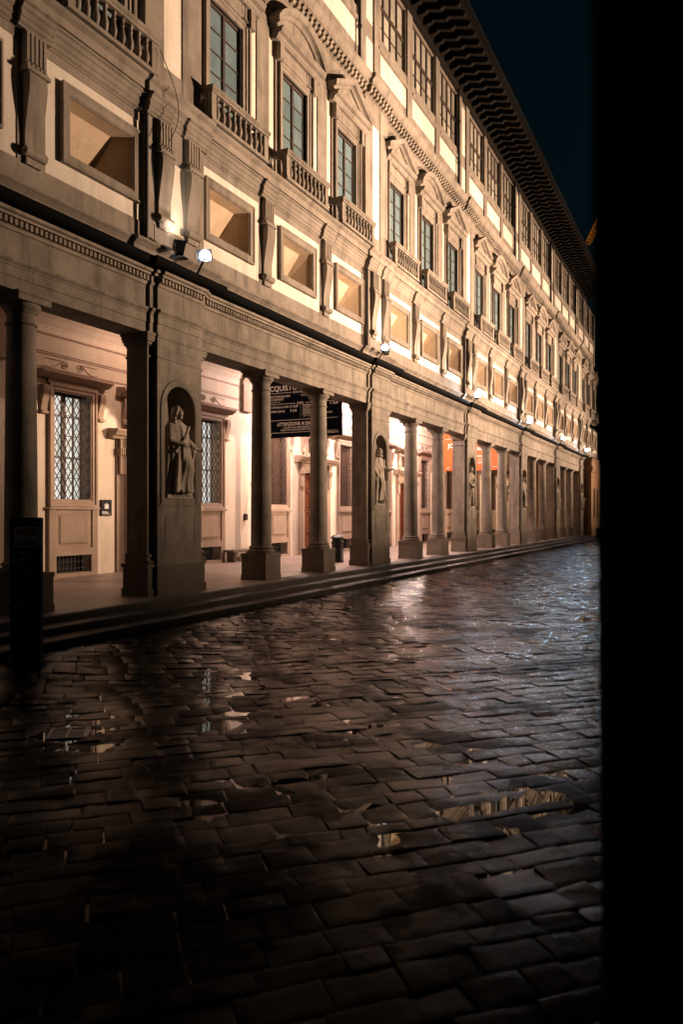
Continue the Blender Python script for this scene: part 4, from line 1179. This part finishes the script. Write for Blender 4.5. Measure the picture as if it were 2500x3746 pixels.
    for (x, y, z) in h.v:
        x, z = x * ck + z * sk, -x * sk + z * ck
        x, y, z = x * 1.12, y * 1.12, z * 1.10
        hv_.append((hc.x + x * ct - y * s_t, hc.y + (x * s_t + y * ct) * .84, hc.z + z))
    mb.add(hv_, h.f)
    # arms
    for side, arm in ((1, larm), (-1, rarm)):
        if not arm: continue
        e, w_, hd_ = [Vector(q) for q in arm]
        s0 = Vector((0, side * .185 + sh, 1.40))
        mb.cap(tuple(s0), tuple(e), .085, .078, 10); mb.cap(tuple(e), tuple(w_), .085 if sleeves else .056, .056 if sleeves else .040, 10)
        if sleeves:
            mid_ = e.lerp(w_, .6)
            for i in range(9):
                t = i / 8; top_ = e.lerp(w_, .1 + .75 * t); low = top_ + Vector((-.03 + .03 * math.sin(i * 1.7), side * (.02 - .05 * t), -.20 - .26 * math.sin(math.pi * (.2 + .6 * (1 - t)))))
                mb.cap(tuple(top_), tuple(low), .060, .036 + .010 * math.sin(i * 2.1), 6)
            mb.cap(tuple(mid_ + Vector((0, 0, -.2))), tuple(e + Vector((0, 0, -.25))), .05, .045, 8)
        hand(mb, w_, hd_, (0.3, side * .3, .9), .45, 1.05)
    if book: mb.add([(.20 + x, -.02 + y, .98 + z) for x in (0, .05) for y in (-.10, .10) for z in (0, .22)], [(0, 1, 3, 2), (4, 5, 7, 6), (0, 1, 5, 4), (2, 3, 7, 6), (0, 2, 6, 4), (1, 3, 7, 5)])
    for s in (-1, 1): mb.cap((.13, s * .09, .025), (.25, s * .11, .022), .042, .032, 8)   # shoe tips
    mb.ball((0, 0, .0), (.22, .25, .03), 16, 6)
    return finish_statue(mb)
ST = [
    dict(seed=1, hair='wig', turn=.35, tilt=.12, lean=.03, larm=((.03, .225, 1.14), (.15, .35, .97), (.4, .8, -.2)), rarm=((.02, -.19, 1.10), (.21, -.01, 1.0), (.3, .9, .1)), book=False, knee=1),
    dict(seed=2, hair='short', turn=.9, tilt=.22, lean=-.02, larm=((.06, .27, 1.13), (.26, .26, 1.08), (.9, .3, .2)), rarm=((-.02, -.27, 1.12), (.10, -.22, .86), (.2, .2, -1)), hood=True, knee=-1),
    dict(seed=3, hair='short', turn=.5, tilt=.1, lean=.04, beard=True, larm=((.05, .28, 1.12), (.22, .12, 1.16), (.3, -.9, .2)), rarm=((.0, -.28, 1.1), (.16, -.20, .9), (.7, .2, -.4)), knee=1),
    dict(seed=4, hair='short', turn=.6, tilt=.15, lean=-.03, larm=((.06, .29, 1.14), (.24, .34, 1.02), (.8, .5, 0)), rarm=((.0, -.28, 1.08), (.14, -.12, 1.0), (.5, .8, 0)), sleeves=False, knee=-1),
    dict(seed=5, hair='short', turn=-.2, tilt=.1, lean=.02, beard=True, larm=((.05, .27, 1.1), (.2, .12, 1.0), (.4, -.8, .1)), rarm=((.03, -.27, 1.12), (.2, -.1, 1.12), (.4, .8, .1)), hood=True, knee=1),
    dict(seed=6, hair='wig', turn=.4, tilt=.1, lean=.03, larm=((.06, .29, 1.12), (.24, .36, .95), (.6, .6, -.2)), rarm=((.0, -.28, 1.1), (.16, -.14, 1.0), (.5, .8, 0)), knee=1)]
SLAB = ['marble statue with long curled hair reaching one arm out of the nearest niche',
        'marble statue of a balding man in a hooded gown looking right, in the second niche',
        'bearded marble statue clasping his cloak in the third niche, beside the orange banner',
        'marble statue with bare forearms in the fourth niche from the near end',
        'marble statue in a hooded gown in the fifth niche from the near end',
        'far marble statue with long hair in the last niche before the end block']
NAMES = ['FRANCESCO REDI', 'PAOLO MASCAGNI']
for i, kw in enumerate(ST):
    loc = (-(D + .10), Y0 + L * i, 2.565)
    t = thing('statue', SLAB[i], 'statue', loc, 'statues in the pier niches')
    me_ = statue(**kw)
    f_ = put('figure', me_, loc, t); f_.scale = (1.06, 1.26, 1.01)
    bs = put('base', MB().box(D - .015, D + .36, -.44, .44, 2.44, 2.50).box(D - .005, D + .36, -.43, .43, 2.50, 2.575).mesh('base', 'marble'), (0, Y0 + L * i, 0), t)
    if i < 2:
        put('inscription', txt_mesh(NAMES[i], .075, 'iron', 'CENTER', .001, .62), (-(D - .018), Y0 + L * i + .02, 2.475), t, (R(90), 0, R(90)))

# ------------------------------------------------------------------ banners across the portico
def cloth(name, x0, x1, z0, z1, mat, parent, yy):
    NX, NZ = 40, 16; vs = []
    for j in range(NZ + 1):
        for i in range(NX + 1):
            a, b = i / NX, j / NZ
            yo = .025 * math.sin(a * 9 + b * 2) * (1 - b) + .012 * math.sin(a * 23 + 1)
            vs.append((x0 + (x1 - x0) * a, yo * .35, z0 + (z1 - z0) * b + .012 * math.sin(a * 6) * (1 - b)))
    fs = [(j * (NX + 1) + i, j * (NX + 1) + i + 1, (j + 1) * (NX + 1) + i + 1, (j + 1) * (NX + 1) + i) for j in range(NZ) for i in range(NX)]
    k = len(vs); vs += [(x, y + .008, z) for x, y, z in vs]; fs += [tuple(q + k for q in f) for f in fs]
    return put(name, MB().add(vs, fs).mesh(name, mat, True), (0, yy, 0), parent)
BY = 23.5
bn = thing('ticket_banner', 'dark navy ticket price banner with white lettering hanging across the portico', 'banner', (-13.6, BY, 4.83))
bc = cloth('banner_cloth', -14.92, -11.48, 4.83, 7.25, 'banner', bn, BY)
put('top_rail', MB().bar((-15.0, 0, 7.27), (-11.3, 0, 7.27), .02, 8).mesh('top_rail', 'iron'), (0, BY, 0), bn)
def line(body, p, z, size, width=None, align='LEFT', bold=.0, par=None, yy=BY):
    me_ = txt_mesh(body, size, 'white', align, bold, width)
    put('lettering', me_, (-p, yy - .022, z), par or bn, (R(90), 0, 0))
def rule(p0, p1, z, t=.014, par=None, yy=BY):
    put('rule', MB().box(p0, p1, -.002, .002, z - t / 2, z + t / 2).mesh('rule', 'white'), (0, yy - .02, 0), par or bn)
line('GALLERIE DEGLI UFFIZI', 14.06, 6.92, .10, .95, 'RIGHT', .001)
line('ACQUISTO DEI BIGLIETTI', 14.55, 6.50, .26, 2.95, 'LEFT', .006)
rule(14.72, 13.48, 6.42); line('DOVE TROVARLI', 13.42, 6.385, .10, .66, 'LEFT', .002); rule(12.68, 11.65, 6.42)
line('• BIGLIETTERIA CORTILE DEGLI UFFIZI', 13.53, 6.265, .10, 1.12, 'RIGHT', .0015)
line('• ONLINE', 13.12, 6.265, .10, .30, 'LEFT', .0015)
line('• CHIESA DI ORSANMICHELE', 13.80, 6.165, .10, .80, 'RIGHT', .0015)
line('(via Calzaiuoli, 400 m ca.)', 13.92, 6.085, .075, .62, 'RIGHT')
rule(14.72, 13.31, 6.03); line('PREZZI', 13.25, 5.995, .10, .25, 'LEFT', .002); rule(12.93, 11.65, 6.03)
line('BIGLIETTO UFFICIALE GLI UFFIZI', 13.58, 5.885, .10, 1.02, 'RIGHT', .0015); line('€ 12,00', 13.53, 5.885, .12, .32, 'LEFT', .003)
line('DIRITTI DI PRENOTAZIONE', 13.75, 5.735, .10, .86, 'RIGHT', .0015); line('€ 4,00', 13.53, 5.735, .12, .27, 'LEFT', .003)
for i in range(14): rule(13.115, 13.105, 5.97 - i * .034, .016)
line('PASSEPARTOUT', 13.03, 5.905, .095, .52, 'LEFT', .002); line('€ 18,00', 11.96, 5.91, .12, .32, 'LEFT', .003)
for q, (s_, wd_) in enumerate((('GLI UFFIZI', .27), ('GIARDINO DI BOBOLI', .50), ('MUSEO ARCHEOLOGICO', .55), ("MUSEO DELL'OPIFICIO DELLE PIETRE DURE", 1.17))):
    line(s_, 13.03, 5.83 - q * .072, .082, wd_, 'LEFT', .0012)
line('Valido 5 giorni', 13.02, 5.545, .07, .36)
rule(14.72, 11.65, 5.45)
line('ATTENZIONE AI BAGARINI', 14.06, 5.25, .17, 1.85, 'LEFT', .004)
line('IL MUSEO NON È RESPONSABILE PER I BIGLIETTI', 13.80, 5.15, .09, 1.52, 'LEFT', .001)
line('VENDUTI CON COSTO MAGGIORATO DA TERZI', 13.92, 5.065, .09, 1.38, 'LEFT', .001)
rule(14.72, 11.65, 5.01)
line('WWW.UFFIZI.IT', 14.28, 4.91, .08, .46, 'RIGHT', .001); line('@uffizigalleries', 12.04, 4.925, .085, .42, 'LEFT', .001)
put('rule', MB().box(12.12, 12.07, -.002, .002, 4.92, 4.97).mesh('rule', 'white'), (0, BY - .02, 0), bn)
OY = 45.0
bo = thing('exhibition_banner', 'orange exhibition banner with white lettering hanging deeper in the portico', 'banner', (-13.5, OY, 4.8))
cloth('banner_cloth', -15.2, -11.52, 4.8, 7.2, 'banner_o', bo, OY)
put('top_rail', MB().bar((-15.7, 0, 7.22), (-11.3, 0, 7.22), .02, 8).mesh('top_rail', 'iron'), (0, OY, 0), bo)
line('JO', 14.78, 6.22, .36, .40, 'LEFT', .006, bo, OY); line('ND M', 12.95, 6.0, .30, .55, 'LEFT', .006, bo, OY)
line('ennaio', 12.95, 5.62, .15, .42, 'LEFT', .003, bo, OY)
for z in (5.45, 5.32, 5.24): rule(12.9, 12.35, z, .03, bo, OY)
rule(15.0, 11.7, 6.75, .012, bo, OY)
for q in range(4): rule(11.98 - q * .11, 11.93 - q * .11, 5.0, .05, bo, OY)
for q in range(2): rule(14.85 - q * .1, 14.78 - q * .1, 4.98, .05, bo, OY)

# ------------------------------------------------------------------ street furniture
# wayfinding totem by the steps
tz = street_z(8.75)
loc = Vector((-8.72, 7.72, tz))
tt = thing('information_totem', 'tall black wayfinding panel with a map standing before the steps', 'sign', loc)
rz = TH
c_, s_ = math.cos(rz), math.sin(rz)
def tb(x0, x1, y0, y1, z0, z1):
    v = [(x, y, z) for z in (z0, z1) for x, y in ((x0, y0), (x1, y0), (x1, y1), (x0, y1))]
    return MB().add([(x * c_ - y * s_, x * s_ + y * c_, z) for x, y, z in v], [(0, 3, 2, 1), (4, 5, 6, 7), (0, 1, 5, 4), (1, 2, 6, 5), (2, 3, 7, 6), (3, 0, 4, 7)])
put('panel', tb(-.215, .215, -.045, .045, .04, 2.06).mesh('panel', 'black'), loc, tt)
put('foot', tb(-.24, .24, -.10, .10, -.03, .05).mesh('foot', 'iron'), loc, tt)
mp_ = put('map_print', tb(-.165, .195, -.048, -.046, 1.64, 1.93).mesh('map_print', 'map'), loc, tt)
for a, b, c, d in ((-.12, .02, 1.83, 1.90), (.04, .15, 1.82, 1.91), (-.12, .15, 1.66, 1.74)): put('map_block', tb(a, b, -.050, -.0485, c, d).mesh('map_block', 'mapred'), loc, mp_)
def tbar(x, z, w_, h_=.010): put('print_line', tb(x, x + w_, -.0475, -.046, z, z + h_).mesh('print_line', 'white'), loc, tt)
for x, z, w_ in ((-.16, 1.985, .08), (.11, 1.985, .08), (-.08, 1.575, .23), (-.08, 1.555, .19), (-.08, 1.48, .13), (-.08, 1.46, .10), (-.08, 1.415, .13), (-.08, 1.395, .09), (-.02, 1.335, .13), (.02, 1.315, .09), (-.07, 1.275, .18), (-.07, 1.255, .18), (-.10, .84, .13), (-.10, .825, .10)): tbar(x, z, w_, .007)
for x, z in ((-.105, 1.577), (-.105, 1.487), (-.105, 1.42), (.13, 1.282), (.13, 1.338)): tbar(x - .006, z - .004, .012, .012)
put('symbol', tb(-.165, -.12, -.0475, -.046, .80, .85).mesh('symbol', 'white'), loc, tt)
def tline(a, b):
    q = MB().bar((a[0] * c_ + .048 * s_, a[0] * s_ - .048 * c_, a[1]), (b[0] * c_ + .048 * s_, b[0] * s_ - .048 * c_, b[1]), .003, 4)
    put('arrow', q.mesh('arrow', 'white'), loc, tt)
for a, b in (((-.15, 1.53), (-.15, 1.585)), ((-.15, 1.585), (-.168, 1.565)), ((-.15, 1.585), (-.132, 1.565)), ((-.165, 1.44), (-.165, 1.48)), ((-.165, 1.48), (-.15, 1.492)), ((-.15, 1.492), (-.135, 1.48)), ((-.135, 1.48), (-.135, 1.45)), ((-.165, 1.44), (-.175, 1.452)), ((.16, 1.33), (.20, 1.33)), ((.20, 1.33), (.183, 1.345)), ((.20, 1.33), (.183, 1.315))): tline(a, b)
# cloakroom sign on the inner wall
loc = Vector((-(WALL - .04), 16.93, 2.30))
sg = thing('wall_sign', 'small black sign with a white suitcase symbol on the ochre portico wall', 'sign', loc)
put('plate', MB().box(-.02, .02, -.21, .21, -.23, .23).mesh('plate', 'black'), loc, sg)
k = MB(); k.box(-.027, -.021, -.08, .08, -.03, .10); put('suitcase', k.mesh('suitcase', 'white'), loc, sg)
put('handle', MB().sweep([(-.025, .10), (-.025, .125), (.025, .125), (.025, .10)], [(0, -.026), (0, -.021), (.008, -.021), (.008, -.026)]).mesh('handle', 'white'), loc, sg)
for u_ in (-.045, .045): put('strap', MB().box(-.0285, -.027, u_ - .006, u_ + .006, -.03, .10).mesh('strap', 'black'), loc, sg)
for z, w_ in ((-.125, .22), (-.15, .25), (-.185, .31)): put('print_line', MB().box(-.023, -.021, -.18, -.18 + w_, z, z + .014).mesh('print_line', 'white'), loc, sg)
# bin
loc = Vector((-12.30, 24.75, ZP))
bi = thing('litter_bin', 'dark round litter bin with pointed lid beside the second pier', 'bin', loc)
put('body', MB().lathe(0, 0, [(.235, 0), (.24, .04), (.225, .06), (.215, .66), (.235, .68), (.235, .72), (.21, .74), (.20, .80)], 24).mesh('body', 'bin', True), loc, bi)
put('lid', MB().lathe(0, 0, [(.20, .80), (.24, .86), (.265, .88), (.265, .90), (.15, .97), (.04, 1.0), (.0, 1.01)], 8).mesh('lid', 'bin'), loc, bi)
# bench
loc = Vector((-(WALL - .32), 23.6, ZP))
be = thing('stone_bench', 'stone bench with scrolled legs against the bright portico wall', 'bench', loc)
put('seat', MB().box(-.22, .24, -.85, .85, .36, .44).mesh('seat', 'stone_dark'), loc, be)
for u_ in (-.60, .60): put('leg', MB().extr([(-.17, 0), (-.13, .1), (-.09, .2), (-.15, .30), (-.18, .36), (.2, .36), (.2, 0)], u_ - .09, u_ + .09).mesh('leg', 'stone_dark'), loc, be)
# box hanging from a cord
loc = Vector((-(WALL - .05), 24.25, 2.02))
hb = thing('hanging_box', 'small brown box hanging from a thin cord on the bright wall', 'box', loc)
put('case', MB().box(-.06, .04, -.07, .07, -.12, .12).mesh('case', 'shutter'), loc, hb)
put('cord', MB().bar((0, 0, .12), (0, .05, .38), .006, 5).bar((0, .05, .38), (0, .38, 1.35), .005, 5).mesh('cord', 'iron'), loc, hb)
# drain grates
def grate(yy, pp, rot, label):
    loc = Vector((-pp, yy, -.205)); g_ = thing('drain_grate', label, 'drain', loc); g_.rotation_euler = (0, 0, rot)
    fr_ = MB().box(-.20, -.165, -.20, .20, -.02, .012).box(.165, .20, -.20, .20, -.02, .012).box(-.165, .165, -.20, -.165, -.02, .012).box(-.165, .165, .165, .20, -.02, .012).box(-.012, .012, -.165, .165, -.02, .010)
    o = put('rim', fr_.mesh('rim', 'chrome'), loc, g_)
    for q in range(5):
        yq = -.165 + (q + .5) * .066 + .033
        if q < 4: o = put('bar', MB().box(-.165, .165, yq - .016, yq + .016, -.02, .009).mesh('bar', 'chrome'), loc, g_)
    put('sump', MB().box(-.17, .17, -.17, .17, -.03, -.022).mesh('sump', 'void'), loc, g_)
grate(GRATE[0], GRATE[1], R(38), 'slotted iron drain grate in the wet paving at lower left')
# bollard-like bin at the far end block
loc = Vector((-9.1, 69.0, .13))
fb = thing('litter_bin', 'far dark litter bin at the foot of the end block', 'bin', loc)
put('body', MB().lathe(0, 0, [(.24, 0), (.24, .7), (.26, .72), (.26, .78), (.05, .95)], 16).mesh('body', 'bin'), loc, fb)

# ------------------------------------------------------------------ dark pillar beside the camera
ploc = (-.146, 1.262, -.25)
pi_ = thing('stone_pillar', 'black unlit stone pillar filling the right edge, close and out of focus', 'pillar', ploc)
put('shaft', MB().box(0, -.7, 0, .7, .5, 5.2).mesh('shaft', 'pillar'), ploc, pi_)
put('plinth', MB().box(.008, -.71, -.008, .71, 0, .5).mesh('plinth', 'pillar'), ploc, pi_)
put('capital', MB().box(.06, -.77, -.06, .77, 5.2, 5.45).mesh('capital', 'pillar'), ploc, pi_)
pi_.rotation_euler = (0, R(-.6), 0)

# ------------------------------------------------------------------ tower crane far behind the roof
cr = thing('tower_crane', 'orange lattice crane jib lit up behind the eaves in the night sky', 'crane', (-10.3, 117.4, 0))
E1 = Vector((-22.7, 155.9, 55.2)); E2 = Vector((-10.3, 117.4, 55.2))
d = (E2 - E1).normalized(); sd = Vector((d.y, -d.x, 0))
jb = MB(); NJ = 20; ln = (E2 - E1).length
for i in range(NJ):
    a = E1 + d * ln * i / NJ; b2 = E1 + d * ln * (i + 1) / NJ
    A = [a + sd * .6, a - sd * .6, a + Vector((0, 0, 1.0))]; B = [b2 + sd * .6, b2 - sd * .6, b2 + Vector((0, 0, 1.0))]
    for q in range(3): jb.bar(A[q], B[q], .06, 4); jb.bar(A[q], A[(q + 1) % 3], .03, 4); jb.bar(A[q], B[(q + 1) % 3], .03, 4)
put('jib', jb.mesh('jib', 'crane'), (0, 0, 0), cr)
ms = MB()
for i in range(28):
    z0_, z1_ = i * 2.0, i * 2.0 + 2
    cs_ = [(1, 1), (-1, 1), (-1, -1), (1, -1)]
    for q in range(4):
        a, b2 = cs_[q], cs_[(q + 1) % 4]
        ms.bar((-10.3 + a[0], 117.4 + a[1], z0_), (-10.3 + a[0], 117.4 + a[1], z1_), .09, 4); ms.bar((-10.3 + a[0], 117.4 + a[1], z0_), (-10.3 + b2[0], 117.4 + b2[1], z1_), .05, 4)
put('mast', ms.mesh('mast', 'crane'), (0, 0, 0), cr)
put('added_lamp_head', MB().box(10.1, 10.5, 119.2, 119.6, 40, 40.3).mesh('added_lamp_head', 'iron'), (0, 0, 0), cr)  # unseen lamp added on the mast to light the jib
spot('beam', (-10.6, 120, 40.4), (-19, 146, 55.5), 34000, (1, .62, .2), 70, .6, .3, cr)
